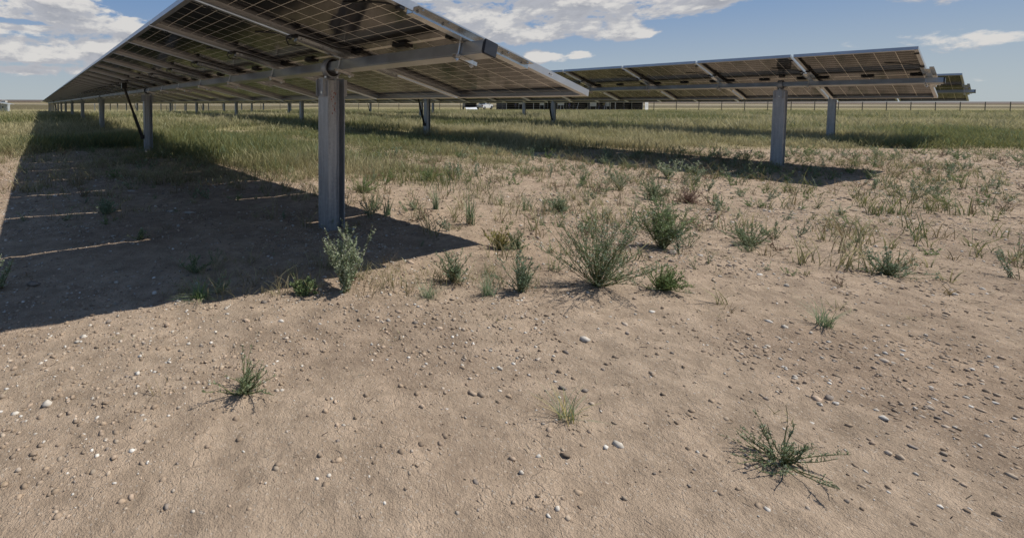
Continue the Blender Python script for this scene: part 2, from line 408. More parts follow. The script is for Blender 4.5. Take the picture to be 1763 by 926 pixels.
def clamp_mesh():
    a = MB(); r = SW/2+.008; zt = SN/2+.012; zb = -SN/2-.030
    for s in (-1, 1): a.tube([(s*r, .03, zt), (s*r, .03, zb)], .0045, 8)
    a.prism([(.018, -SN/2-.001), (.042, -SN/2-.001), (.042, -SN/2-.018), (.039, -SN/2-.018), (.039, -SN/2-.004), (.021, -SN/2-.004), (.021, -SN/2-.018), (.018, -SN/2-.018)], -r-.022, r+.022, 'x')
    for s in (-1, 1): a.tube([(s*r, .03, -SN/2-.018), (s*r, .03, -SN/2-.026)], .010, 6); a.tube([(s*r, .03, zt), (s*r, .03, zt+.006)], .009, 6)
    return a.mesh('tube_clamp', M['bolt'])
CLAMP = clamp_mesh()
def post_mesh(length, top):
    w, d, t, tw = .125, .130, .008, .007      # flanges along the row, web across it
    h, k, q = d/2, w/2, .052
    prof = [(-h, -k), (-h+.007, -k), (-h+.007, -k+.008), (.008, -k+.008), (.008, -k), (.015, -k), (.015, -k+q), (h-.008, -k+q), (h-.008, -k), (h, -k), (h, k), (-h, k)]
    a = MB(); a.prism(prof, -length, top, 'z')
    return a.mesh('support_post', M['post'], bevel=.0016)
POSTN, POSTF = post_mesh(1.45, -.082), post_mesh(2.7, -.082)
def bearing_meshes():
    a = MB(); R1, R0, n_ = .0655, .057, 32
    vs = []; fs = []
    for i in range(n_):
        t = 2*math.pi*i/n_; c_, s_ = math.cos(t), math.sin(t)
        for (r, y) in ((R1, -.026), (R1, .026), (R0, .026), (R0, -.026)): vs.append((r*c_, y, r*s_))
    for i in range(n_):
        o, p = i*4, ((i+1) % n_)*4
        for k in range(4): fs.append((o+k, p+k, p+(k+1) % 4, o+(k+1) % 4))
    a.add(vs, fs)
    a.box(-.080, .080, -.030, .030, -.0735, -.0665)
    for s in (-1, 1):
        x0, x1 = sorted((s*.0665, s*.0725))
        a.box(x0, x1, -.046, .046, -.185, -.0745)
        a.box(min(s*.0725, s*.0925), max(s*.0725, s*.0925), .038, .044, -.183, -.0765); a.box(min(s*.0725, s*.0925), max(s*.0725, s*.0925), -.044, -.038, -.183, -.0765)
    ring = a.mesh('bearing_housing', M['post'])
    b_ = MB(); vs = []; n2 = 32
    for y in (-.018, .018):
        for i in range(n2): t = 2*math.pi*i/n2; vs.append((R0*.99*math.cos(t), y, R0*.99*math.sin(t)))
    b_.add(vs, [tuple(range(n2))[::-1], tuple(range(n2, 2*n2))]+[(i, (i+1) % n2, (i+1) % n2+n2, i+n2) for i in range(n2)])
    liner = b_.mesh('bearing_liner', M['black'])
    c = MB()
    for s in (-1, 1):
        c.tube([(s*.0726, -.005, -.160), (s*.0815, -.005, -.160)], .0095, 6)
        c.tube([(s*.045, 0, -.0664), (s*.045, 0, -.054)], .008, 6); c.tube([(s*.045, .02, -.0737), (s*.045, .02, -.086)], .008, 6)
    return ring, liner, c.mesh('bolt_set', M['bolt'])
RING, LINER, BOLTS = bearing_meshes()
sa = MB(); sa.tube([(-.10, 0, -.80), (-.37, 0, .05)], .020, 10); sa.tube([(-.10, 0, -.80), (-.22, 0, -.422)], .027, 10)
sa.box(-.125, -.066, -.03, .03, -.84, -.77); sa.box(-.41, -.33, -.035, .035, .03, .13)
DAMPER = sa.mesh('damper', M['strutblack'])
cm = MB(); cm.box(-SW/2-.0015, SW/2+.0015, -.007, .004, -SN/2-.0015, SN/2+.0015); CAP = cm.mesh('end_cap', M['cap'], bevel=.003)
def tracker(lat, ustart, posts, npan, label, ndetail, dampers, group='parallel rows of tilted solar panels', over=None, dz=0.):
    q = uh*ustart+vh*lat
    root = link('solar_tracker', None)
    zt = TUBE_Y+dz+math.tan(GAM)*(ustart-U1)
    zg = float(height(np.array([q[0]]), np.array([q[1]]))[0])
    root.location = (q[0], q[1], zg); root.rotation_euler = (0, 0, UA)
    tag(root, label, 'solar array', group)
    base = Matrix.Translation((0, 0, zt-zg)) @ Matrix.Rotation(GAM, 4, 'X')
    tilt = base @ Matrix.Rotation(TH, 4, 'Y'); up = Matrix.Translation((0, 0, DD+SN/2))
    t = MB(); t.box(-SW/2, SW/2, -.10, npan*P+.15, -SN/2, SN/2)
    link('torque_tube', t.mesh('torque_tube', M['tube'], bevel=.006), root, tilt)
    link('end_cap', CAP, root, tilt @ Matrix.Translation((0, -.101, 0)))
    for k in range(npan):
        m4 = tilt @ up @ Matrix.Translation((0, k*P+random.uniform(-.001, .001), random.uniform(-.001, .001)))
        if k > 12: m4 = m4 @ Matrix.Rotation(random.uniform(-.002, .002), 4, 'Y')
        if k < ndetail:
            pn = link('solar_panel', LAM, root, m4)
            link('panel_frame', FRAME, pn)
            for yy in (.10, P/2, P-.10): link('junction_box', JBOX, pn, Matrix.Translation((0, yy, 0)))
            for nm_, me_ in CABLES: link(nm_, me_, pn)
        else: link('solar_panel', BOTH, root, m4)
    for k in range(min(npan+1, 100)):
        link('mounting_rail', RAIL, root, tilt @ up @ Matrix.Translation((0, k*P, 0)))
        link('tube_clamp', CLAMP, root, tilt @ Matrix.Translation((0, k*P, 0)))
    if over:
        mb = MB()
        for k in range(npan, npan+over): mb.box(-L/2, L/2, k*P+GAP/2, (k+1)*P-GAP/2, 0, .036)
        s_ = link('solar_panel', mb.mesh('panel_run', M['cells']), root, tilt @ up); s_['kind'] = 'stuff'
    for i, pu in enumerate(posts):
        yy = pu-ustart
        zc = math.tan(GAM)*yy
        m4 = Matrix.Translation((0, yy, zt-zg+zc))
        p = link('support_post', POSTN if pu < 20 else POSTF, root, m4)
        if pu < 45:
            rg = link('bearing_housing', RING, root, m4); link('bearing_liner', LINER, rg); link('bolt', BOLTS, rg)
        if i in dampers: link('damper', DAMPER, root, m4)
    return root
row1 = tracker(LAT1, U1, [2.59, 8.72]+[15.77+7.15*i for i in range(12)], 100, 'nearest row of solar panels, its underside and capped torque tube overhead', 16, (1, 7), over=40)
row2 = tracker(LAT1+7.0, .70, [2.0, 9.05]+[16.1+7.2*i for i in range(12)], 92, 'second row of solar panels, seen to the right beyond the nearest row', 8, (1, 7), dz=.022)
row3 = tracker(LAT1+14.0, .80, [2.7, 9.82]+[16.82+7.2*i for i in range(12)], 90, 'third row of solar panels, behind the second row', 0, (1, 7))
row4 = tracker(LAT1+21.0, 14.2, [16.0+7.2*i for i in range(12)], 80, 'farthest row of panels, nearest to the wire fence', 0, (2, 7))
row0 = tracker(LAT1-7.0, 100.0, [101.0+7.2*i for i in range(5)], 34, 'far row of solar panels at the left edge, its pale top beside the grey cabinet', 0, (), dz=-.05)
# spray marks on the first post, sticker on the end of the first module
pk = simple('faded_red_spray', (.30, .12, .09), .7, 0, .2, 50)
mk = MB(); R2 = random.Random(3)
for i in range(22):
    xx = R2.uniform(-.040, .0); zz = R2.uniform(-.30, -.15); s_ = R2.uniform(.0012, .0038)
    mk.box(xx-s_, xx+s_, -.0555, -.0546, zz-s_*1.6, zz+s_*1.6)
first_post = [o for o in row1.children if o.name.startswith('support_post')][0]
link('spray_mark', mk.mesh('spray_mark', pk), first_post)
first_panel = [o for o in row1.children if o.name.startswith('solar_panel')][0]
fr = first_panel.children[0]
mk = MB(); mk.box(.60, .642, GAP/2-.0008, GAP/2, .012, .024, 0)
mk.box(.604, .616, GAP/2-.0012, GAP/2-.0008, .014, .022, 1); mk.box(.620, .638, GAP/2-.0012, GAP/2-.0008, .019, .0215, 1); mk.box(.620, .632, GAP/2-.0012, GAP/2-.0008, .0145, .0165, 1)
link('sticker', mk.mesh('sticker', [simple('sticker_white', (.5, .5, .5), .5), M['cap']]), first_panel)

# ------------------------------------------------------------ plants
def plant_mat(name, rough=.6, trans=.35):
    m, n, b = new_mat(name)
    at = n.node('ShaderNodeAttribute', attribute_name='Col')
    n.put(b.inputs['Base Color'], at.outputs[0]); b.inputs['Roughness'].default_value = rough; b.inputs['Specular IOR Level'].default_value = .3
    tr = n.node('ShaderNodeBsdfTranslucent'); n.put(tr.inputs[0], at.outputs[0])
    mx = n.node('ShaderNodeMixShader'); mx.inputs[0].default_value = trans
    n.put(mx.inputs[1], b.outputs[0]); n.put(mx.inputs[2], tr.outputs[0])
    n.put(m.node_tree.nodes['Material Output'].inputs[0], mx.outputs[0])
    return m
M['grass'] = plant_mat('meadow_grass'); M['leaf'] = plant_mat('weed_leaf', .65, .3); M['stem'] = plant_mat('weed_stem', .7, .05)
def blades(px, py, h, w, lean, colb, colt, segs=3, seed=0, heads=0.):
    """numpy grass: arrays of positions, heights, widths; returns vertices, faces (triangles), colours"""
    r = np.random.default_rng(seed); N = len(px)
    z0 = height(px, py, True)-.012
    a = r.uniform(0, 2*np.pi, N); la = r.uniform(0, 2*np.pi, N); ln = lean*r.uniform(.2, 1.3, N)*h
    rows = []; cols = []
    ts = np.linspace(0, 1, segs+1)
    hd = (r.random(N) < heads)
    for t in ts[:-1]:
        cx = px+np.cos(la)*ln*t**1.8; cy = py+np.sin(la)*ln*t**1.8; cz = z0+h*(t-.18*t*t*lean)
        ww = w*(1-.55*t)*.5
        if segs >= 3: ww = np.where(hd & (t > .6), w*.95, ww)
        dx = np.cos(a)*ww; dy = np.sin(a)*ww
        rows += [np.stack([cx-dx, cy-dy, cz], -1), np.stack([cx+dx, cy+dy, cz], -1)]
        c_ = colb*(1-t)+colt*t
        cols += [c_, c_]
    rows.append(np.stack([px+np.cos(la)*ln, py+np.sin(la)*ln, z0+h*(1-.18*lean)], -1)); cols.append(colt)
    k = len(rows); V = np.stack(rows, 1).reshape(-1, 3); Cc = np.stack(cols, 1).reshape(-1, 3)
    fs = []
    for i in range(segs-1):
        o = 2*i; fs += [(o, o+1, o+3), (o, o+3, o+2)]
    fs.append((k-3, k-2, k-1))
    F = (np.arange(N)[:, None, None]*k+np.array(fs)[None]).reshape(-1, 3)
    return V, F, Cc
class Acc:
    def __init__(s): s.V = []; s.F = []; s.C = []; s.n = 0
    def add(s, V, F, Cc): s.V.append(V); s.F.append(F+s.n); s.C.append(Cc); s.n += len(V)
    def mesh(s, name, mat): return numpy_mesh(name, np.concatenate(s.V), np.concatenate(s.F), mat, np.concatenate(s.C))
def sample(n, xa, xb, ya, yb, wedge=True, r=RNG):
    # uniform over the part of the field the photograph (and a step to the side of it) can see
    y = np.sqrt(r.uniform(ya*ya, yb*yb, n)); t = r.uniform(-.95, 1.62, n)
    return t*y+r.uniform(-1, 1, n), y
def palette(N, r, x, y):
    q = fbm(x*.22, y*.22, 51, 3); q3 = fbm(x*1.1, y*1.1, 57, 2)
    dry = np.clip(.52+1.5*(q-.5)*2+1.3*(q3-.5)+r.normal(0, .20, N), 0, 1)[:, None]
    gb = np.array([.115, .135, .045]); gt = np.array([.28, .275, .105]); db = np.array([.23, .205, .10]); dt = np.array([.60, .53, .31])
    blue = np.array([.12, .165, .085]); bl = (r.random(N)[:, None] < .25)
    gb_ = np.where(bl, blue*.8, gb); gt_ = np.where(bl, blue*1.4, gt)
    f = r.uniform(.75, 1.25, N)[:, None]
    return (gb_*(1-dry)+db*dry)*f*.78, (gt_*(1-dry)+dt*dry)*f  # blade feet darkened in colour for the shade low among dense grass
def meadow_patch(n, ya, yb, hh, ww, segs, seed, heads=.25):
    r = np.random.default_rng(seed)
    x, y = sample(n, 0, 0, ya, yb, r=r)
    g = grass_amount(x, y); clump = fbm(x*2.6, y*2.6, 61, 2)
    keep = r.random(n) < g*(.06+1.7*sstep(.30, .66, .55*clump+.45*fbm(x*.75, y*.75, 67, 3)))
    x, y, g, clump = x[keep], y[keep], g[keep], clump[keep]
    x = x+r.normal(0, .02, len(x)); N = len(x)
    tall = .35+1.3*fbm(x*.6, y*.6, 63, 3)
    h = hh*r.uniform(.45, 1.15, N)*tall*(.45+.55*g)
    lt = x*vh[0]+y*vh[1]; h = h*(1-.5*sstep(3.4, 4.4, lt)*sstep(8.2, 7.0, lt)*sstep(18, 12, y))
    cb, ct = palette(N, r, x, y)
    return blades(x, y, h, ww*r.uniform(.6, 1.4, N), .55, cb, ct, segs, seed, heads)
A1 = Acc()
A1.add(*meadow_patch(240000, 4.4, 13, .25, .0055, 3, 101, .30))
A1.add(*meadow_patch(5000, 5.5, 16, .38, .0038, 3, 111, .9)); A1.add(*meadow_patch(14000, 14, 30, .48, .008, 3, 112, .9))
A1.add(*meadow_patch(280000, 13, 30, .27, .010, 3, 102, .35))
tag(link('meadow_grass', A1.mesh('meadow_grass', M['grass'])), 'tall green and straw coloured grass growing between the panel rows', 'grass', kind='stuff')
A2 = Acc()
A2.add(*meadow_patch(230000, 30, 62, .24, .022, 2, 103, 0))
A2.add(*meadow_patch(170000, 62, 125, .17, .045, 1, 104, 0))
tag(link('far_meadow_grass', A2.mesh('far_meadow_grass', M['grass'])), 'far sunlit meadow grass up to the fence and tent', 'grass', kind='stuff')
# sparse low ground cover on the bare soil
def tufts(seed, n, ya, yb, hgt, per, spread, width, dens=None, dryness=0.):
    r = np.random.default_rng(seed); x, y = sample(n, 0, 0, ya, yb, r=r)
    keep = r.random(n) < (dens(x, y) if dens else 1); x, y = x[keep], y[keep]; sz = r.uniform(.35, 1.3, len(x))**1.3
    X = np.repeat(x, per)+r.normal(0, 1, len(x)*per)*np.repeat(spread*sz, per); Y = np.repeat(y, per)+r.normal(0, 1, len(x)*per)*np.repeat(spread*sz, per)
    N = len(X); h = hgt*np.repeat(sz, per)*r.uniform(.4, 1.1, N); cb, ct = palette(N, r, X, Y)
    d = np.repeat(r.random(len(x)) < .25+dryness, per)[:, None]
    ct = np.where(d, np.array([.34, .26, .15]), ct); cb = np.where(d, np.array([.2, .16, .09]), cb)
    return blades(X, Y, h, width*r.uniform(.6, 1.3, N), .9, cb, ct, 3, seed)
A3 = Acc()
A3.add(*tufts(201, 900, 3.4, 9.0, .13, 16, .035, .0045, lambda x, y: .25+.75*sstep(4.5, 7, y)*(.4+fbm(x*.8, y*.8, 71, 2))))
A3.add(*tufts(202, 420, .8, 4.5, .045, 12, .018, .003, lambda x, y: fbm(x*1.3, y*1.3, 72, 2)*1.0))
A3.add(*tufts(204, 5200, 1.7, 7.5, .18, 11, .022, .005, lambda x, y: (.12+.88*sstep(.38, .62, fbm(x*1.1, y*1.1, 74, 3)))*sstep(-2.2, .4, x)*sstep(5.5, 3.6, np.where(x > 7, x-3.5, 0))*sstep(2.0, 4.5, y+.6*x)*.55))
A3.add(*tufts(205, 2200, 4.0, 9.5, .20, 22, .06, .0055, lambda x, y: sstep(.4, .6, fbm(x*1.6, y*1.6, 75, 3))*sstep(2.2, -.5, x*.5+np.abs(x-1.5)*.2)))
A3.add(*tufts(206, 2600, 2.2, 7.5, .15, 18, .05, .0045, lambda x, y: sstep(.45, .62, fbm(x*1.2, y*1.2, 76, 3))*sstep(.4, -.6, x)*sstep(2.2, 5.2, y)))
A3.add(*tufts(207, 700, 1.8, 2.25, .10, 14, .02, .0026, lambda x, y: sstep(.40, .6, fbm(x*2., y*2., 79, 2))*sstep(1.35, .9, np.abs(x-.1))*.7))
A3.add(*tufts(203, 1700, 4.8, 8.6, .10, 14, .05, .004, lambda x, y: sstep(.42, .62, fbm(x*.9, y*.9, 73, 3))*.9))
tag(link('ground_cover', A3.mesh('ground_cover', M['grass'])), 'sparse low tufts of grass scattered over the bare sandy soil', 'ground cover', kind='stuff')

# stones, clods and litter on the soil
def rock_template(sub, seed, flat=.6):
    bm = bmesh.new(); bmesh.ops.create_icosphere(bm, subdivisions=sub, radius=1)
    r = random.Random(seed)
    ax = [Vector((r.gauss(0, 1), r.gauss(0, 1), r.gauss(0, 1))).normalized() for _ in range(7)]
    for v in bm.verts:
        q = v.co.normalized(); k = 1-.34*max(0, max(q.dot(a) for a in ax[:5])-.45)*2+.20*math.sin(5*q.dot(ax[4]))*q.dot(ax[5])+r.uniform(-.09, .09)
        v.co = q*k; v.co.z *= flat; v.co.x *= 1.2
    V = np.array([v.co[:] for v in bm.verts]); F = np.array([[v.index for v in f.verts] for f in bm.faces]); bm.free()
    return V, F
TPL = [rock_template(1, s, .45+.1*(s % 4)) for s in range(8)]
def pebbles(n, ya, yb, s0, s1, seed, clods=False):
    r = np.random.default_rng(seed); y = np.sqrt(r.uniform(ya*ya, yb*yb, n)); x = r.uniform(-.95, 1.6, n)*y+r.uniform(-.4, .4, n)
    cl = fbm(x*1.2, y*1.2, 81, 3); keep = r.random(n) < .25+1.1*sstep(.4, .7, cl); x, y = x[keep], y[keep]
    z = height(x, y, True); s = s0*(s1/s0)**(r.random(len(x))**2.2); acc = Acc()
    pal = np.array([[.58, .53, .46], [.50, .42, .34], [.40, .31, .23], [.68, .64, .58], [.30, .25, .21], [.50, .38, .28]])
    if clods: pal = np.array([[.36, .27, .19], [.42, .32, .235], [.30, .225, .16], [.46, .37, .28], [.40, .30, .21], [.33, .25, .18]])
    for t in range(8):
        i = np.where(np.arange(len(x)) % 8 == t)[0]; V0, F0 = TPL[t]; a = r.uniform(0, 6.28, len(i)); ca, sa_ = np.cos(a)[:, None], np.sin(a)[:, None]
        vx = (V0[None, :, 0]*ca-V0[None, :, 1]*sa_)*s[i][:, None]+x[i][:, None]; vy = (V0[None, :, 0]*sa_+V0[None, :, 1]*ca)*s[i][:, None]+y[i][:, None]
        vz = V0[None, :, 2]*s[i][:, None]+z[i][:, None]+s[i][:, None]*.04
        V = np.stack([vx, vy, vz], -1).reshape(-1, 3); F = (np.arange(len(i))[:, None, None]*len(V0)+F0[None]).reshape(-1, 3)
        cc = np.repeat(pal[r.integers(0, 6, len(i))]*r.uniform(.75, 1.15, (len(i), 1)), len(V0), 0)
        acc.add(V, F, cc)
    return np.concatenate(acc.V), np.concatenate(acc.F), np.concatenate(acc.C)
sm, n, b = new_mat('mixed_gravel'); at = n.node('ShaderNodeAttribute', attribute_name='Col')
pn_ = n.noise(n.node('ShaderNodeNewGeometry').outputs['Position'], 160, 4, .6)
n.put(b.inputs['Base Color'], n.mix(n.ramp(pn_, .3, .7), n.mix(1., at.outputs[0], (.75, .73, .7, 1), 'MULTIPLY'), at.outputs[0])); b.inputs['Roughness'].default_value = .9
A4 = Acc(); A4.add(*pebbles(26000, .8, 3.6, .0016, .008, 301)); A4.add(*pebbles(1900, .9, 3.4, .005, .015, 305)); A4.add(*pebbles(15000, 2.5, 8.5, .004, .016, 302)); A4.add(*pebbles(260, 1.4, 7, .012, .030, 303))
A4.add(*pebbles(30000, .8, 3.2, .002, .010, 311, True)); A4.add(*pebbles(24000, 2.6, 8.5, .004, .020, 312, True))
gv = numpy_mesh('gravel', np.concatenate(A4.V), np.concatenate(A4.F), sm, np.concatenate(A4.C)); 
tag(link('gravel', gv), 'small pale pebbles and clods strewn over the sandy soil', 'gravel', kind='stuff')
r = np.random.default_rng(401); n_ = 9000
y = np.sqrt(r.uniform(.8**2, 7.5**2, n_)); x = r.uniform(-.95, 1.6, n_)*y; z = height(x, y, True)
a = r.uniform(0, 6.28, n_); ln = r.uniform(.003, .014, n_)*np.clip(y/1.8, .5, 2.2); wd = r.uniform(.0006, .0013, n_)*np.clip(y/2, .5, 2)
dx, dy = np.cos(a)*ln, np.sin(a)*ln; tx, ty = -np.sin(a)*wd, np.cos(a)*wd; up_ = r.uniform(.001, .012, n_)
V = np.stack([np.stack([x-dx-tx, y-dy-ty, z+.002], -1), np.stack([x-dx+tx, y-dy+ty, z+.004], -1), np.stack([x+dx+tx, y+dy+ty, z+.003+up_], -1), np.stack([x+dx-tx, y+dy-ty, z+.002+up_], -1)], 1).reshape(-1, 3)
F = (np.arange(n_)[:, None]*4+np.array([0, 1, 2, 3])[None]); cc = np.repeat(np.array([[.30, .23, .15], [.42, .36, .25], [.12, .09, .07]])[r.integers(0, 3, n_)], 4, 0)
tag(link('plant_litter', numpy_mesh('plant_litter', V, F, sm, cc)), 'dry bits of stalk lying on the soil', 'litter', kind='stuff')

class Plant:
    """stems and leaves of one weed, in local coordinates"""
    def __init__(s, seed): s.r = random.Random(seed); s.st = []; s.lf = []; s.lc = []
    def stem(s, pts, r0, r1): s.st.append(([Vector(p) for p in pts], r0, r1))
    def leaf(s, p, d, ln, w, c):
        r = s.r; side = d.cross(Vector((r.gauss(0, 1), r.gauss(0, 1), r.gauss(0, 1))))
        if side.length < 1e-5: return
        side = side.normalized()*w/2
        s.lf.append((p, p+d*ln*.45+side, p+d*ln, p+d*ln*.45-side)); s.lc.append(c)
    def build(s, name, at, label, cat='weed', stemcol=(.13, .14, .055), group=None, rot=None):
        root = link(name, None); x, y = at; root.location = (x, y, Hh(x, y)-.006); root.rotation_euler = (0, 0, s.r.uniform(0, 6.28) if rot is None else rot)
        tag(root, label, cat, group)
        if s.st:
            mb = MB()
            for pts, r0, r1 in s.st: mb.tube(pts, [r0+(r1-r0)*i/(len(pts)-1) for i in range(len(pts))], 4, closed=False)
            V = np.array([tuple(v) for v in mb.v]); F = np.array(mb.f)
            c_ = np.tile(np.array(stemcol), (len(V), 1))*np.random.default_rng(1).uniform(.8, 1.2, (len(V), 1))
            link('stem', numpy_mesh('stem', V, F, M['stem'], c_), root)
        if s.lf:
            V = np.array([tuple(p) for q in s.lf for p in q]); F = np.arange(len(V)).reshape(-1, 4)
            c_ = np.repeat(np.array(s.lc), 4, 0)
            link('foliage', numpy_mesh('foliage', V, F, M['leaf'], c_), root)
        return root
def vary(c, r, k=.3): f = r.uniform(1-k, 1+k); return tuple(q*f for q in c)
def path(p, d, ln, n, r, wob=.12, rise=0.):
    out = [Vector(p)]; d = d.normalized()
    for i in range(n):
        d = (d+Vector((r.gauss(0, wob), r.gauss(0, wob), r.gauss(0, wob)+rise))).normalized(); out.append(out[-1]+d*ln/n)
    return out
def bushy(seed, hgt, rad_, nst, cols, leaf=.008, lw=.0035, twigs=6, lpt=9, up=1., open_=.9, stemr=.0016, leafrise=.4):
    """many-stemmed weed with side twigs and small leaves"""
    p = Plant(seed); r = p.r; lean = Vector((r.gauss(0, .22), r.gauss(0, .22), 0)); side_a = r.uniform(0, 6.28)
    for i in range(nst):
        a = r.uniform(0, 6.28) if r.random() < .55 else r.gauss(side_a+r.choice((0, 2.1, 4.0)), .35); t = r.random()**.7*open_; d = Vector((math.cos(a)*t*rad_/hgt*1.35, math.sin(a)*t*rad_/hgt*1.35, up*(1.12-.75*t*t)*r.uniform(.7, 1.1))); d = d+lean; ln = math.hypot(hgt*(1-.3*t), rad_*t*1.15)*(r.uniform(.35, 1.15) if r.random() < .6 else r.uniform(.8, 1.1)); bare = r.random() < .12
        ma = path((r.gauss(0, .006), r.gauss(0, .006), 0), d, ln, 8, r, .11, .015); p.stem(ma, stemr, stemr*.35)
        if bare: continue
        for k in range(r.randint(max(1, twigs-4), twigs+3)):
            u = r.uniform(.12, .98)*8; j = min(7, int(u)); q = ma[j].lerp(ma[j+1], u-j); da = r.uniform(0, 6.28)
            dd = ((ma[j+1]-ma[j]).normalized()*.8+Vector((math.cos(da), math.sin(da), leafrise))*.8)
            tw = path(q, dd, max(hgt, rad_*.8)*r.uniform(.14, .36)*(1.15-u/9), 4, r, .15, .05); p.stem(tw, stemr*.5, stemr*.2)
            for m_ in range(lpt):
                w_ = r.uniform(0, 3.99); jj = int(w_); qq = tw[jj].lerp(tw[jj+1], w_-jj)
                p.leaf(qq, Vector((r.gauss(0, 1), r.gauss(0, 1), r.gauss(.5, .8))).normalized(), leaf*r.uniform(.5, 1.3), lw*r.uniform(.7, 1.3), vary(r.choice(cols), r))
        for m_ in range(lpt*2):
            w_ = r.uniform(.6, 7.99); jj = int(w_); qq = ma[jj].lerp(ma[jj+1], w_-jj)
            p.leaf(qq, Vector((r.gauss(0, 1), r.gauss(0, 1), r.gauss(.6, .7))).normalized(), leaf*r.uniform(.6, 1.5), lw*r.uniform(.8, 1.4), vary(r.choice(cols), r))
    return p
def spiky(seed, hgt, nst, spread, cols, per=46, leaf=.016, lw=.007):
    """upright leafy spikes crowded with pale leaves"""
    p = Plant(seed); r = p.r
    for i in range(nst):
        a = r.uniform(0, 6.28); t = r.uniform(.1, 1); ln = hgt*r.uniform(.45, 1.05)
        ma = path((r.gauss(0, .012), r.gauss(0, .012), 0), Vector((math.cos(a)*t*spread/hgt, math.sin(a)*t*spread/hgt, 1)), ln, 8, r, .05, .04); p.stem(ma, .0018, .0007)
        side = [ma]
        for k in range(r.randint(2, 5)):
            j = r.randint(2, 6); da = r.uniform(0, 6.28); tw = path(ma[j], Vector((math.cos(da), math.sin(da), 1.2)), ln*r.uniform(.15, .32), 8, r, .05, .06); side.append(tw); p.stem(tw, .001, .0005)
        for s_, br in enumerate(side):
            for m_ in range(per if s_ == 0 else per//3):
                w_ = r.uniform(.8, 7.99); jj = int(w_); qq = br[jj].lerp(br[jj+1], w_-jj); k_ = 1.25-.09*w_
                p.leaf(qq, Vector((r.gauss(0, 1), r.gauss(0, 1), r.gauss(.8, .6))).normalized(), leaf*r.uniform(.6, 1.2)*k_, lw*r.uniform(.7, 1.2)*k_, vary(r.choice(cols), r, .25))
    return p
def tuft(seed, hgt, nb, spread, cols, w=.0035, droop=.6, sl=0.):
    p = Plant(seed); r = p.r
    for i in range(nb):
        a = r.uniform(0, 6.28); h = hgt*r.uniform(.4, 1.05); t = r.uniform(.1, 1)*spread; b0 = Vector((r.gauss(0, .012), r.gauss(0, .012), 0)); c = vary(r.choice(cols), r)
        sx_ = math.cos(a+1.57)*w/2; sy_ = math.sin(a+1.57)*w/2; sidev = Vector((sx_, sy_, 0)); prev = None; n_ = 4
        for k in range(n_+1):
            u = k/n_; q = b0+Vector((math.cos(a)*t*u**1.5+sl*u, math.sin(a)*t*u**1.5, h*(u-droop*.35*u*u))); wv = sidev*(1-.8*u)
            if prev: p.lf.append((prev[0]-prev[1], prev[0]+prev[1], q+wv, q-wv)); p.lc.append(c)
            prev = (q, wv)
    return p
GR = [(.22, .30, .16), (.28, .34, .20), (.18, .24, .12), (.34, .35, .23)]
SAGE = [(.34, .40, .25), (.42, .47, .32), (.24, .30, .17), (.50, .51, .38)]
FRESH = [(.19, .29, .10), (.25, .34, .13), (.15, .22, .08)]
YEL = [(.45, .38, .11), (.36, .34, .12), (.50, .40, .15)]
DRY = [(.24, .16, .11), (.30, .20, .15), (.17, .11, .08)]
BLU = [(.25, .33, .21), (.32, .38, .27), (.20, .26, .16)]
def put(kind, px, pyb, pyt, label, **kw):
    x, y, dep = at_ground(px, pyb); hgt = (pyb-pyt)*dep/FPX/FPX
    return x, y, hgt, dep/FPX/FPX     # metres per pixel there
S = 500
def weed(fn, name, px, pyb, pyt, wpx, label, *a, cat='weed', stemcol=(.13, .14, .055), **kw):
    global S; S += 1
    x, y, hgt, mpp = put(None, px, pyb, pyt, label)
    if fn is bushy: a = (int(a[0]*1.9),)+a[1:]; kw['leaf'] = kw.get('leaf', .008)*1.0; kw['lw'] = kw.get('lw', .0035)*1.0; kw['twigs'] = kw.get('twigs', 6)+3; p = bushy(S, hgt*1.1, wpx*mpp/2*1.3, *a, **kw)
    elif fn is spiky: p = spiky(S, hgt*1.1, int(a[0]*1.6), wpx*mpp/2*1.9, *a[1:], **kw)
    else: p = tuft(S, hgt, a[0], wpx*mpp/2, *a[1:], **kw)
    return p.build(name, (x, y), label, cat, stemcol)
weed(spiky, 'leafy_weed', 597, 503, 388, 96, 'tall pale grey-green weed with upright leafy spikes in front of the first steel post', 15, SAGE, per=60)
weed(spiky, 'leafy_weed', 524, 507, 470, 52, 'short pale green leafy weed at the shadow edge, left of the tall spiky weed', 11, [(.20, .27, .11), (.26, .31, .16)], per=40)
weed(bushy, 'tumbleweed', 1030, 494, 352, 150, 'largest green bush of the foreground, wide and wispy with dark shade at its foot', 34, GR+BLU, twigs=7, lpt=9, leaf=.009)
weed(bushy, 'tumbleweed', 1142, 427, 346, 78, 'dense round green bush standing beside the dark stone', 40, FRESH+GR, twigs=8, lpt=10, leaf=.010, open_=.8)
weed(bushy, 'tumbleweed', 1127, 342, 308, 50, 'small rounded green bush before the reddish dry brush', 26, GR, twigs=6, lpt=8, leaf=.011)
weed(bushy, 'tumbleweed', 783, 481, 424, 52, 'small green bush on the sand below the shadow tip, left of the yellow weed', 18, GR+BLU, twigs=6, lpt=9, leaf=.007)
weed(bushy, 'yellow_weed', 860, 427, 392, 44, 'yellowing low weed on bare sand, just right of the tip of the panel shadow', 22, YEL, twigs=6, lpt=8, leaf=.007)
weed(bushy, 'low_weed', 890, 427, 396, 44, 'low green weed touching the right side of the yellow weed', 20, GR, twigs=6, lpt=9, leaf=.007)
weed(bushy, 'broom_weed', 1138, 499, 452, 66, 'low broom-like green weed in front of the dark stone', 34, FRESH, twigs=4, lpt=7, leaf=.008, lw=.0025)
weed(bushy, 'low_weed', 970, 363, 329, 52, 'spreading low green weed behind the largest bush', 20, GR+BLU, twigs=5, lpt=8, leaf=.010)
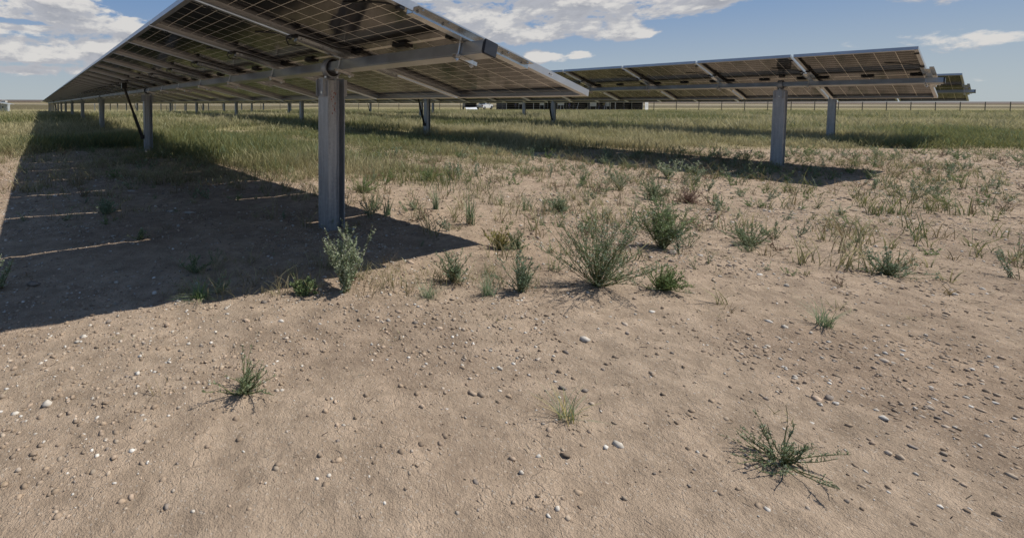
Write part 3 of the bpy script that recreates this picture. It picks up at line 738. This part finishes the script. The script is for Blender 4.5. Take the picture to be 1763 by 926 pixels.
weed(bushy, 'leafy_weed', 898, 503, 436, 62, 'upright bluish green weed beside the left edge of the largest bush', 16, BLU, twigs=6, lpt=9, leaf=.008, open_=.6)
weed(bushy, 'low_weed', 738, 309, 288, 40, 'bright green low weed on sand behind the first post, near the meadow', 24, FRESH, twigs=5, lpt=8, leaf=.012)
weed(bushy, 'wispy_weed', 1003, 316, 278, 34, 'thin wispy pale weed, left one of the two on the open sand', 9, BLU, twigs=4, lpt=5, leaf=.012, open_=.6)
weed(bushy, 'wispy_weed', 1067, 324, 288, 44, 'wispy pale weed right of its twin, left of the small round bush', 12, BLU+SAGE, twigs=5, lpt=6, leaf=.012, open_=.8)
weed(spiky, 'pale_weed', 1150, 305, 268, 52, 'pale sage weed growing at the edge of the second row shadow', 8, SAGE, per=30, leaf=.03, lw=.012)
weed(spiky, 'pale_weed', 1195, 300, 275, 40, 'pale sage weed right of the first one on the second row shadow edge', 7, SAGE, per=26, leaf=.03, lw=.012)
weed(bushy, 'dry_brush', 1182, 348, 318, 66, 'reddish brown dry brush right of the small round bush', 30, DRY, twigs=6, lpt=6, leaf=.008, lw=.002, stemcol=(.2, .12, .09))
weed(bushy, 'shaded_weed', 181, 371, 344, 36, 'small round weed alone in the shade under the nearest row', 22, BLU, twigs=5, lpt=9, leaf=.010)
weed(bushy, 'shaded_weed', 240, 415, 392, 34, 'sparse weed in the shade beside a thin line of light', 10, GR, twigs=4, lpt=6, leaf=.009)
weed(bushy, 'shaded_weed', 335, 470, 440, 40, 'faint leafy weed among pebbles deep in the shade', 10, GR, twigs=4, lpt=7, leaf=.008)
weed(spiky, 'leafy_weed', -6, 503, 448, 44, 'pale leafy weed cut by the left edge of the view', 9, SAGE, per=36)
weed(tuft, 'grass_tuft', 345, 512, 470, 130, 'wide grass tuft with long arching blades at the front of the shade', 120, FRESH+GR, w=.003)
weed(tuft, 'grass_tuft', 810, 388, 322, 44, 'tall grass tuft with a dark foot standing on open sand above the yellow weed', 34, GR, w=.006, droop=.2)
weed(tuft, 'grass_tuft', 752, 361, 312, 40, 'upright grass tuft between the shadow edge and the tall dark-footed tuft', 30, GR+BLU, w=.006, droop=.2)
weed(tuft, 'grass_tuft', 668, 372, 325, 54, 'grass tuft straddling the shadow edge right of the first post', 30, GR, w=.006, droop=.3)
weed(tuft, 'grass_tuft', 642, 362, 320, 40, 'dark thin tuft nearest the right side of the first post', 20, GR, w=.005, droop=.3)
weed(tuft, 'grass_tuft', 905, 362, 324, 34, 'grass tuft left of the spreading low weed', 26, GR, w=.006, droop=.2)
weed(tuft, 'grass_tuft', 862, 351, 324, 24, 'small dark grass tuft midway between two larger tufts on open sand', 20, GR, w=.006, droop=.2)
weed(tuft, 'grass_tuft', 932, 386, 352, 18, 'very thin grass tuft left of the largest bush', 12, GR, w=.005, droop=.1)
weed(tuft, 'grass_tuft', 840, 508, 462, 70, 'dense grass tuft at the front between the lone green bush and the bluish weed', 70, GR+BLU, w=.003, droop=.3)
weed(tuft, 'grass_tuft', 738, 510, 476, 80, 'low ragged grass tuft at the front below the lone green bush', 60, GR, w=.003, droop=.4)
weed(bushy, 'low_weed', 715, 362, 345, 38, 'flat grey green weed between the shadow edge tuft and the upright tuft', 16, SAGE+GR, twigs=4, lpt=6, leaf=.008)
weed(bushy, 'low_weed', 628, 332, 306, 50, 'soft green weed clump right of the first post at mid height', 22, FRESH, twigs=5, lpt=8, leaf=.012)
weed(tuft, 'grass_tuft', 1018, 410, 372, 22, 'small tuft just behind the top of the largest bush', 14, GR, w=.005, droop=.2)
weed(tuft, 'grass_tuft', 600, 402, 372, 60, 'thin shaded grass blades leaning against the foot of the first post', 16, FRESH, w=.003, droop=.3)
# plants on the nearer ground
weed(bushy, 'low_weed', 1290, 420, 380, 70, 'low green weed under the near end of the second row', 22, GR, twigs=5, lpt=8, leaf=.010)
weed(tuft, 'grass_tuft', 1420, 560, 505, 90, 'grass tuft on bare ground before the end of the second row', 60, GR, w=.003)
weed(bushy, 'low_weed', 1530, 470, 425, 80, 'grey green weed right of the second row end', 22, BLU, twigs=5, lpt=8, leaf=.008)
weed(bushy, 'low_weed', 420, 680, 620, 110, 'small weed alone on bare ground close to the viewer, left', 16, GR, twigs=5, lpt=8, leaf=.005, lw=.002)
weed(tuft, 'grass_tuft', 980, 720, 650, 120, 'grass tuft alone on bare ground close to the viewer', 60, GR+YEL, w=.002)
weed(bushy, 'low_weed', 1350, 790, 720, 140, 'small weed alone on bare ground close to the viewer, right', 18, GR+BLU, twigs=5, lpt=8, leaf=.005, lw=.002)

# a loose scatter of small seedlings nobody could count
protos = [bushy(900+i, .10, .07, 7, [GR, BLU, FRESH, SAGE, DRY][i % 5], leaf=.008, lw=.0035, twigs=5, lpt=6, stemr=.0012) for i in range(8)]
AL = Acc(); rr = np.random.default_rng(77); n_ = 1500
x, y = sample(n_, 0, 0, 1.75, 8.0, r=rr); cl = fbm(x*.9, y*.9, 91, 3)
keep = rr.random(n_) < sstep(.30, .58, cl)*(sstep(-1.5, .8, x)*.75+.25)*np.where((y > 1.85) & (y < 2.4) & (x > -.9) & (x < 1.3), 1., sstep(1.5, 3.4, y+.45*x)); x, y = x[keep], y[keep]
for i in range(len(x)):
    p = protos[i % 8]; V0 = np.array([tuple(q) for f in p.lf for q in f]); c0 = np.repeat(np.array(p.lc), 4, 0)
    mb = MB()
    for pts, r0, r1 in p.st: mb.tube(pts, [r0+(r1-r0)*j/(len(pts)-1) for j in range(len(pts))], 3, closed=False)
    V1 = np.array([tuple(q) for q in mb.v]); sc0 = rr.uniform(.35, 1.5)*(.6+.1*y[i]); a = rr.uniform(0, 6.28); m_ = np.array([[math.cos(a), -math.sin(a), 0], [math.sin(a), math.cos(a), 0], [0, 0, 1]])*sc0*np.array([1, 1, rr.uniform(.6, 1.4)])[:, None]
    o_ = np.array([x[i], y[i], Hh(x[i], y[i])-.004])
    AL.add(V0@m_.T+o_, np.arange(len(V0)).reshape(-1, 4), c0); AL.add(V1@m_.T+o_, np.array(mb.f), np.tile(np.array([[.17, .17, .08]]), (len(V1), 1)))
tag(link('seedlings', AL.mesh('seedlings', M['leaf'])), 'loose scatter of small wispy weeds on the bare soil', 'ground cover', kind='stuff')

# single stones
stm = simple('weathered_stone', (.20, .165, .135), .9, 0, .35, 45, .3); pst = simple('pale_stone', (.42, .38, .33), .9, 0, .25, 45, .3)
def stone(px, py, wpx, label, mat, flat=.6, seed=1):
    x, y, d = at_ground(px, py); s = wpx*d/FPX/FPX/2; V, F = rock_template(3, seed, flat)
    me = numpy_mesh('stone', V*s/1.2, F, mat); me.shade_smooth()
    o = link('stone', me); o.location = (x, y, Hh(x, y)+s*flat*.25); tag(o, label, 'stone')
stone(1158, 437, 19, 'dark brown stone lying right of the dense round bush', stm, .62, 3)
stone(327, 369, 20, 'pale flat stone, larger of two in the shade', pst, .35, 4)
stone(226, 331, 15, 'pale flat stone in the shade near the bright slits of light', pst, .3, 5)
stone(295, 367, 13, 'small pale stone left of the larger flat one in the shade', pst, .4, 9)
stone(1037, 334, 9, 'small dark clod on open sand behind the largest bush', stm, .6, 6)
stone(675, 451, 9, 'small pale stone on the edge of the panel shadow', pst, .5, 7)
stone(1111, 200, 7, 'dark clod in the far meadow, left one of two', stm, .6, 8)
stone(1167, 201, 7, 'dark clod in the far meadow, right one of two', stm, .6, 10)
stone(58, 494, 22, 'dark brown clod in the shade at the front left', stm, .55, 12)

# ------------------------------------------------------------ far fence
wood = simple('fence_post_steel', (.10, .10, .085), .7, .2, .3, 5); wire = simple('fence_wire', (.16, .15, .13), .6, .4, .2, 5)
fx = [-32+3.05*i for i in range(42)]
def fy(x): return 71-.09*x
fr_ = link('wire_fence', None); fr_.location = (fx[0], fy(fx[0]), Hh(fx[0], fy(fx[0]))); tag(fr_, 'thin wire fence with slim dark posts crossing the meadow behind the panel rows', 'fence')
o0 = Vector(fr_.location)
pm = MB(); pm.box(-.035, .035, -.03, .03, -.3, 1.38); pm.box(-.02, .02, -.03, .03, 1.38, 1.41); PM = pm.mesh('fence_post', wood)
for x in fx: link('fence_post', PM, fr_, Matrix.Translation(Vector((x, fy(x), Hh(x, fy(x))))-o0))
for hz in (.3, .6, .9, 1.25):
    mb = MB(); mb.tube([Vector((x, fy(x)-.04, Hh(x, fy(x))+hz))-o0 for x in fx], .006, 4); link('wire', mb.mesh('wire', wire), fr_)

# ------------------------------------------------------------ grey cabinet by the far left row
cab = simple('cabinet_grey', (.42, .45, .47), .5, .2, .12, 3); dkm = simple('cabinet_dark', (.03, .03, .032), .5, 0, .2, 5); wht = simple('white_paint', (.74, .75, .76), .45, 0, .06, 3)
x, y = -62.2, 83.; sc_ = y/FPX
c_ = link('electrical_cabinet', None); c_.location = (x, y, Hh(x, y)); c_.rotation_euler = (0, 0, .1); tag(c_, 'grey electrical cabinet on legs at the left edge, under the pale far row', 'cabinet')
wv, hv = 11*sc_, 17*sc_; lg = 3.5*sc_
mb = MB(); mb.box(-wv, wv, -.35, .35, lg, lg+hv*.80); link('cabinet_body', mb.mesh('cabinet_body', cab, .01), c_)
mb = MB(); mb.box(-wv*.9, -.03, -.39, -.352, lg+.1, lg+hv*.74); mb.box(.03, wv*.9, -.39, -.352, lg+.1, lg+hv*.74); d_ = link('door', mb.mesh('door', cab, .006), c_)
mb = MB(); mb.box(-.12, -.08, -.43, -.392, lg+.5, lg+.75); link('handle', mb.mesh('handle', dkm), d_)
mb = MB(); mb.box(.2*wv, .42*wv, -.40, -.392, lg+hv*.42, lg+hv*.6); link('vent', mb.mesh('vent', dkm), c_)
mb = MB(); mb.box(-wv*1.05, wv*1.05, -.42, .42, lg+hv*.80+.001, lg+hv*.84); link('roof', mb.mesh('roof', wht), c_)
for sx_ in (-1, 1):
    for sy_ in (-.3, .3):
        mb = MB(); mb.box(sx_*wv*.85-.05, sx_*wv*.85+.05, sy_-.05, sy_+.05, -.3, lg-.001); link('leg', mb.mesh('leg', dkm), c_)
# cable slung from the cabinet to the nearest row
mb = MB(); xa, ya = x+wv, y; xb, yb = -55, 88
pts = []
for i in range(41):
    t = i/40; X = xa+(xb-xa)*t; Y = ya+(yb-ya)*t; pts.append((X, Y, float(height(np.array([X]), np.array([Y]))[0])+.55-.2*math.sin((t*4 % 1)*math.pi)))
mb.tube(pts, .028, 5); tag(link('power_cable', mb.mesh('power_cable', M['black'])), 'dark sagging cable running from the grey cabinet towards the nearest row', 'cable')

# ------------------------------------------------------------ tent, trailer, pickup, people
tn = link('event_tent', None); TX, TY = 52.0, 108.0; tz = Hh(TX, TY); tn.location = (TX, TY, tz); tn.rotation_euler = (0, 0, -.03); tag(tn, 'long dark open sided tent with metal poles, people standing inside', 'tent')
dkc = simple('dark_tent_cloth', (.014, .015, .017), .8, 0, .3, .8); alu = simple('tent_pole_metal', (.45, .46, .47), .4, .7, .1, 3)
def bxo(name, parent, mat, *b, bevel=0):
    mb = MB(); mb.box(*b); return link(name, mb.mesh(name, mat, bevel), parent)
bxo('back_wall', tn, dkc, -16, 14.6, 4.5, 4.56, 0, 2.6); bxo('side_wall', tn, dkc, -16.06, -16, -3, 4.5, 0, 2.6); bxo('side_wall', tn, dkc, 14.6, 14.66, -3, 4.5, 0, 2.6)
mb = MB()
for k in range(5):
    a, b_ = -16+k*6.12, -16+(k+1)*6.12
    mb.add([(a, -3.1, 2.6), (b_, -3.1, 2.6), (b_, 4.6, 2.6), (a, 4.6, 2.6), ((a+b_)/2, .75, 3.7)], [(0, 1, 4), (1, 2, 4), (2, 3, 4), (3, 0, 4), (0, 3, 2, 1)])
link('canopy', mb.mesh('canopy', dkc), tn)
for k in range(6):
    for yy in (-3, 4.4):
        mb = MB(); mb.tube([(-15.9+k*6.1, yy, -.1), (-15.9+k*6.1, yy, 2.6)], .06, 8); link('pole', mb.mesh('pole', alu), tn)
for k in (2, 3): 
    mb = MB(); mb.tube([(-15.9+k*6.1+3.6, -3, 0), (-15.9+k*6.1+4.2, -3, 2.5)], .045, 6); link('brace', mb.mesh('brace', alu), tn)
bn_ = link('banner', None); bn_.location = (TX+15.9, TY-2.6, tz+.02); bn_.rotation_euler = (0, 0, .75); tag(bn_, 'white upright banner with a slanted grey figure at the right end of the tent', 'banner')
bxo('banner_sheet', bn_, wht, -1.2, 1.2, -.03, .0, .05, 2.3); gy_ = simple('banner_grey', (.42, .44, .47), .6)
mb = MB(); mb.add([(-.25, -.036, 2.2), (.25, -.036, 2.2), (.62, -.036, .6), (.25, -.036, .5)], [(0, 1, 2, 3)]); mb.add([(-.75, -.036, .5), (-.35, -.036, 1.5), (-.2, -.036, 1.3), (-.45, -.036, .4)], [(0, 1, 2, 3)]); link('banner_print', mb.mesh('banner_print', gy_), bn_)
for s_ in (-1, 1): mb = MB(); mb.tube([(s_*1.23, -.01, -.05), (s_*1.23, -.01, 2.4)], .025, 6); link('pole', mb.mesh('pole', alu), bn_)
def display(dx, dy, w, h, z0, label):
    o = link('display_board', None); o.location = (TX+dx, TY+dy, tz); tag(o, label, 'display board')
    bxo('board', o, simple('board_cream', (.62, .6, .52), .6), -w/2, w/2, -.04, 0, z0, z0+h)
    mb = MB()
    for k in range(5): mb.box(-w*.42, w*.42, -.046, -.041, z0+h*(.12+.17*k), z0+h*(.18+.17*k))
    link('board_lines', mb.mesh('board_lines', gy_), o)
    for s_ in (-1, 1): bxo('leg', o, alu, s_*w*.44-.03, s_*w*.44+.03, -.02, .02, -.05, z0-.001)
display(4.3, -1.5, 1.5, 1.25, .85, 'cream board on legs in the middle of the tent, left of the person in olive')
display(8.0, -1.2, 1.0, 1.2, .85, 'narrower cream board on legs between the navy person and the black-clad one')
display(-12.2, -1., .9, .7, 1.3, 'small pale board near the left end of the tent')
display(-7.3, -1., 1.0, 1.0, 1.05, 'pale board left of the dark support post, inside the tent')
display(-3.1, -1.4, 1.5, 1.0, 1.05, 'wide pale board inside the tent just left of the tent middle')
def person_mesh(name, pose, shirt, trousers, skin=(.42, .27, .19), hair=(.04, .028, .02)):
    J = [(0, 0, .93), (0, 0, 1.15), (0, .01, 1.38), (0, 0, 1.50), (0, -.01, 1.60), (0, -.01, 1.70),
         (.19, 0, 1.40), (.25, .02, 1.12), (.24, -.06, .88), (-.19, 0, 1.40), (-.25, .02, 1.12), (-.24, -.06, .88),
         (.10, 0, .90), (.12, -.02, .50), (.13, .02, .09), (.14, -.14, .04), (-.10, 0, .90), (-.13, .01, .50), (-.15, .03, .09), (-.16, -.13, .04)]
    if pose == 1: J[7], J[8] = (.30, -.02, 1.15), (.10, -.26, 1.20); J[10], J[11] = (-.30, -.02, 1.15), (-.08, -.27, 1.16)
    if pose == 2: J[7], J[8] = (.32, .05, 1.14), (.22, -.10, .98); J[13] = (.16, -.10, .50); J[14] = (.20, -.12, .09); J[15] = (.22, -.28, .04)
    E = [(0, 1), (1, 2), (2, 3), (3, 4), (4, 5), (2, 6), (6, 7), (7, 8), (2, 9), (9, 10), (10, 11), (0, 12), (12, 13), (13, 14), (14, 15), (0, 16), (16, 17), (17, 18), (18, 19)]
    Rr = [.155, .145, .16, .06, .095, .085, .07, .048, .038, .07, .048, .038, .095, .068, .045, .04, .095, .068, .045, .04]
    me = bpy.data.meshes.new(name); bm = bmesh.new(); ly = bm.verts.layers.skin.verify(); vs = [bm.verts.new(j) for j in J]
    for e in E: bm.edges.new((vs[e[0]], vs[e[1]]))
    for i, q in enumerate(Rr): vs[i][ly].radius = (q, q*(.68 if i < 3 else 1)); vs[i][ly].use_root = (i == 0)
    bm.to_mesh(me); bm.free(); o = bpy.data.objects.new(name, me); C.objects.link(o)
    md = o.modifiers.new('skin', 'SKIN')
    ms = o.modifiers.new('sub', 'SUBSURF'); ms.levels = 1; ms.render_levels = 1
    ev = o.evaluated_get(bpy.context.evaluated_depsgraph_get()); res = bpy.data.meshes.new_from_object(ev); bpy.data.objects.remove(o); bpy.data.meshes.remove(me)
    res.materials.clear()
    for nm, c in (('shirt', shirt), ('trousers', trousers), ('skin', skin), ('hair', hair), ('shoe', (.03, .028, .025))): res.materials.append(simple(nm+'_cloth', c, .8, 0, .15, 12))
    for p in res.polygons:
        z = p.center.z; ax_ = abs(p.center.x)
        p.material_index = 4 if z < .10 else 1 if (z < .95 and ax_ < .21) else 2 if (z < 1.0 and ax_ >= .2) else 0 if z < 1.46 else (3 if (z > 1.66 or (p.center.y > .02 and z > 1.55)) else 2)
    res.shade_smooth(); res.name = 'person'
    return res
PPL = [(-13.6, -1.6, 0, (.035, .04, .09), (.05, .05, .055), 'person in a dark navy shirt at the left end of the tent', .4),
       (-11.2, -.4, 1, (.03, .03, .03), (.03, .03, .035), 'person in black holding something, behind the small pale board', -.3),
       (-5.1, -1.2, 2, (.035, .035, .04), (.05, .045, .04), 'person in black stepping between two pale boards in the tent', .9),
       (-1.4, -2.0, 0, (.022, .03, .10), (.025, .03, .08), 'person in royal navy top and trousers beside the dark support post', .1),
       (.2, -1.0, 1, (.03, .03, .03), (.04, .04, .045), 'person in black right of the royal navy one', 2.6),
       (5.6, -1.6, 0, (.04, .035, .03), (.03, .035, .09), 'person in dark shirt and blue trousers right of the middle board', -.4),
       (6.5, -2.0, 1, (.13, .11, .035), (.03, .032, .07), 'person in an olive shirt in the right half of the tent', 2.9),
       (7.3, -1.0, 0, (.04, .06, .13), (.04, .04, .06), 'person in blue shirt left of the narrow board', .2),
       (9.3, -1.8, 2, (.02, .02, .02), (.02, .02, .022), 'person dressed all in black right of the narrow board', -.8),
       (11.6, -1.0, 0, (.05, .05, .05), (.03, .03, .03), 'person in charcoal nearest the white banner', .5)]
for dx, dy, pose, sh, tr, lab, rz in PPL:
    o = link('person', person_mesh('person', pose, sh, tr)); X, Y = TX+dx, TY+dy; o.location = (X, Y, Hh(X, Y)); o.rotation_euler = (0, 0, rz); tag(o, lab, 'person', 'people in the tent')
# trailer with its ramp down
tyr = simple('tyre_rubber', (.02, .02, .02), .8, 0, .2, 10); glass = simple('dark_window_glass', (.02, .024, .03), .08, 0, .1, 2); chrome = simple('wheel_steel', (.5, .5, .5), .35, .8, .1, 5)
tr_ = link('cargo_trailer', None); x, y = 28.3, 107.; tr_.location = (x, y, Hh(x, y)); tr_.rotation_euler = (0, 0, -.12); tag(tr_, 'dark cargo trailer with open back and white ramp, left of the pickup', 'trailer')
mb = MB(); w_, l_, h0, h1 = 1.3, 4.6, .5, 2.55
mb.box(-w_, -w_+.05, 0, l_, h0, h1).box(w_-.05, w_, 0, l_, h0, h1).box(-w_+.05, w_-.05, 0, l_, h1-.05, h1).box(-w_+.05, w_-.05, 0, l_, h0, h0+.06).box(-w_+.05, w_-.05, l_-.05, l_, h0+.06, h1-.05)
link('trailer_box', mb.mesh('trailer_box', simple('trailer_dark', (.022, .023, .026), .5, 0, .2, 1)), tr_)
mb = MB(); mb.prism([(-1.7, .04), (-1.7, .10), (-.02, .56), (-.02, .50)], -1.25, 1.25, 'x'); link('ramp', mb.mesh('ramp', wht), tr_)
mb = MB(); mb.tube([(0, l_, .5), (0, l_+1.4, .45)], .06, 6); link('tow_bar', mb.mesh('tow_bar', M['strutblack']), tr_)
def wheel(parent, m4, r=.38, w=.24):
    mb = MB(); vs = []; k = 24; prof = [(r*.62, -w/2), (r*.95, -w/2), (r, -w*.3), (r, w*.3), (r*.95, w/2), (r*.62, w/2)]
    for i in range(k):
        t = 2*math.pi*i/k
        for (rr, yy) in prof: vs.append((rr*math.cos(t), yy, rr*math.sin(t)))
    n_ = len(prof); mb.add(vs, [(i*n_+q, ((i+1) % k)*n_+q, ((i+1) % k)*n_+(q+1) % n_, i*n_+(q+1) % n_) for i in range(k) for q in range(n_)])
    o = link('wheel', None, parent, m4); link('tyre', mb.mesh('tyre', tyr, smooth=True), o)
    mb = MB(); mb.tube([(0, -w*.32, 0), (0, w*.32, 0)], r*.61, 20); mb.tube([(0, -w*.36, 0), (0, w*.36, 0)], r*.15, 8); link('rim', mb.mesh('rim', chrome), o)
for s_ in (-1, 1):
    for yy in (1.9, 2.8): wheel(tr_, Matrix.Translation((s_*1.42, yy, .34)) @ Matrix.Rotation(math.pi/2, 4, 'Z'), .34, .2)
# pickup: x forward, y left
pk_ = link('pickup_truck', None); x, y = 32.3, 110.; pk_.location = (x, y, Hh(x, y)); pk_.rotation_euler = (0, 0, rad(50)); tag(pk_, 'white crew cab pickup truck parked on the grass beside the dark trailer', 'pickup truck')
Wd = .98
side = [(-2.9, .62), (-2.9, 1.18), (-1.25, 1.20), (-1.2, 1.24), (-1.05, 1.84), (-.6, 1.92), (.55, 1.90), (1.15, 1.32), (2.2, 1.22), (2.75, 1.08), (2.88, .85), (2.88, .50), (2.45, .48)]
def arch(cx, r, a0, a1, n=9): return [(cx+r*math.cos(a0+(a1-a0)*i/n), .42+r*math.sin(a0+(a1-a0)*i/n)) for i in range(n+1)]
side += arch(1.9, .50, .05, math.pi-.05)+[(1.35, .44), (-1.3, .44)]+arch(-1.85, .50, .05, math.pi-.05)+[(-2.4, .5)]
bm = bmesh.new(); 
def wy(z): return Wd if z < 1.2 else Wd-(z-1.2)*.30
va = [bm.verts.new((p[0], -wy(p[1]), p[1])) for p in side]; vb = [bm.verts.new((p[0], wy(p[1]), p[1])) for p in side]
bm.faces.new(va); bm.faces.new(vb[::-1])
for i in range(len(side)): j = (i+1) % len(side); bm.faces.new((va[i], vb[i], vb[j], va[j]))
bmesh.ops.triangulate(bm, faces=[f for f in bm.faces if len(f.verts) > 4]); bmesh.ops.recalc_face_normals(bm, faces=bm.faces)
me = bpy.data.meshes.new('body'); bm.to_mesh(me); bm.free(); me.materials.append(simple('white_car_paint', (.78, .79, .80), .25, 0, .03, 1)); link('body', me, pk_)
def pane(name, pts, mat, parent=pk_):
    mb = MB(); mb.add(pts, [tuple(range(len(pts)))]); o_ = link(name, mb.mesh(name, mat), parent); return o_
for s_ in (-1, 1):
    def q(xx, zz, o=.006): return (xx, s_*(wy(zz)+o), zz)
    pane('side_window', [q(-.98, 1.30), q(-.88, 1.76), q(-.18, 1.80), q(-.18, 1.32)], glass); pane('side_window', [q(-.08, 1.32), q(-.08, 1.80), q(.5, 1.78), q(.92, 1.36)], glass)
    mb = MB(); y0_, y1_ = sorted((s_*(Wd+.002), s_*(Wd+.05)))
    mb.box(-.12, -.02, y0_, y1_, 1.08, 1.12).box(-1.02, -.92, y0_, y1_, 1.08, 1.12); link('door_handle', mb.mesh('door_handle', chrome), pk_)
    y0_, y1_ = sorted((s_*(Wd+.002), s_*(Wd+.2))); bxo('side_mirror', pk_, M['cap'], .78, .92, y0_, y1_, 1.32, 1.5)
    bxo('headlight', pk_, chrome, 2.80, 2.89, s_*.75-.16, s_*.75+.16, .88, 1.02); bxo('tail_light', pk_, simple('tail_red', (.35, .02, .02), .3), -2.92, -2.90, s_*.85-.1, s_*.85+.1, .8, 1.14)
pane('windscreen', [(.62, -.74, 1.86), (1.12, -.86, 1.37), (1.12, .86, 1.37), (.62, .74, 1.86)], glass).location = (.012, 0, .012)
pane('rear_window', [(-1.09, -.6, 1.76), (-1.17, -.68, 1.36), (-1.17, .68, 1.36), (-1.09, .6, 1.76)], glass).location = (-.02, 0, 0)
bxo('bumper', pk_, chrome, 2.885, 2.98, -.9, .9, .48, .68); bxo('bumper', pk_, chrome, -3.02, -2.905, -.9, .9, .48, .66); bxo('grille', pk_, M['cap'], 2.881, 2.90, -.55, .55, .72, 1.0)
for xx in (1.9, -1.85):
    for s_ in (-1, 1): wheel(pk_, Matrix.Translation((xx, s_*.84, .42)), .42, .26)
# tiny farm shed on the horizon
sx_, sy_ = -640., 860.; sh_ = link('farm_shed', None); sh_.location = (sx_, sy_, Hh(sx_, sy_)); tag(sh_, 'tiny pale farm shed far off on the left horizon', 'shed')
bxo('wall', sh_, simple('shed_wall', (.5, .47, .43), .8), -4, 4, -3, 3, -1, 3.2)
mb = MB(); mb.prism([(-3.4, 3.22), (0, 4.6), (3.4, 3.22)], -4.3, 4.3, 'x'); link('roof', mb.mesh('roof', simple('shed_roof', (.3, .28, .26), .6)), sh_)
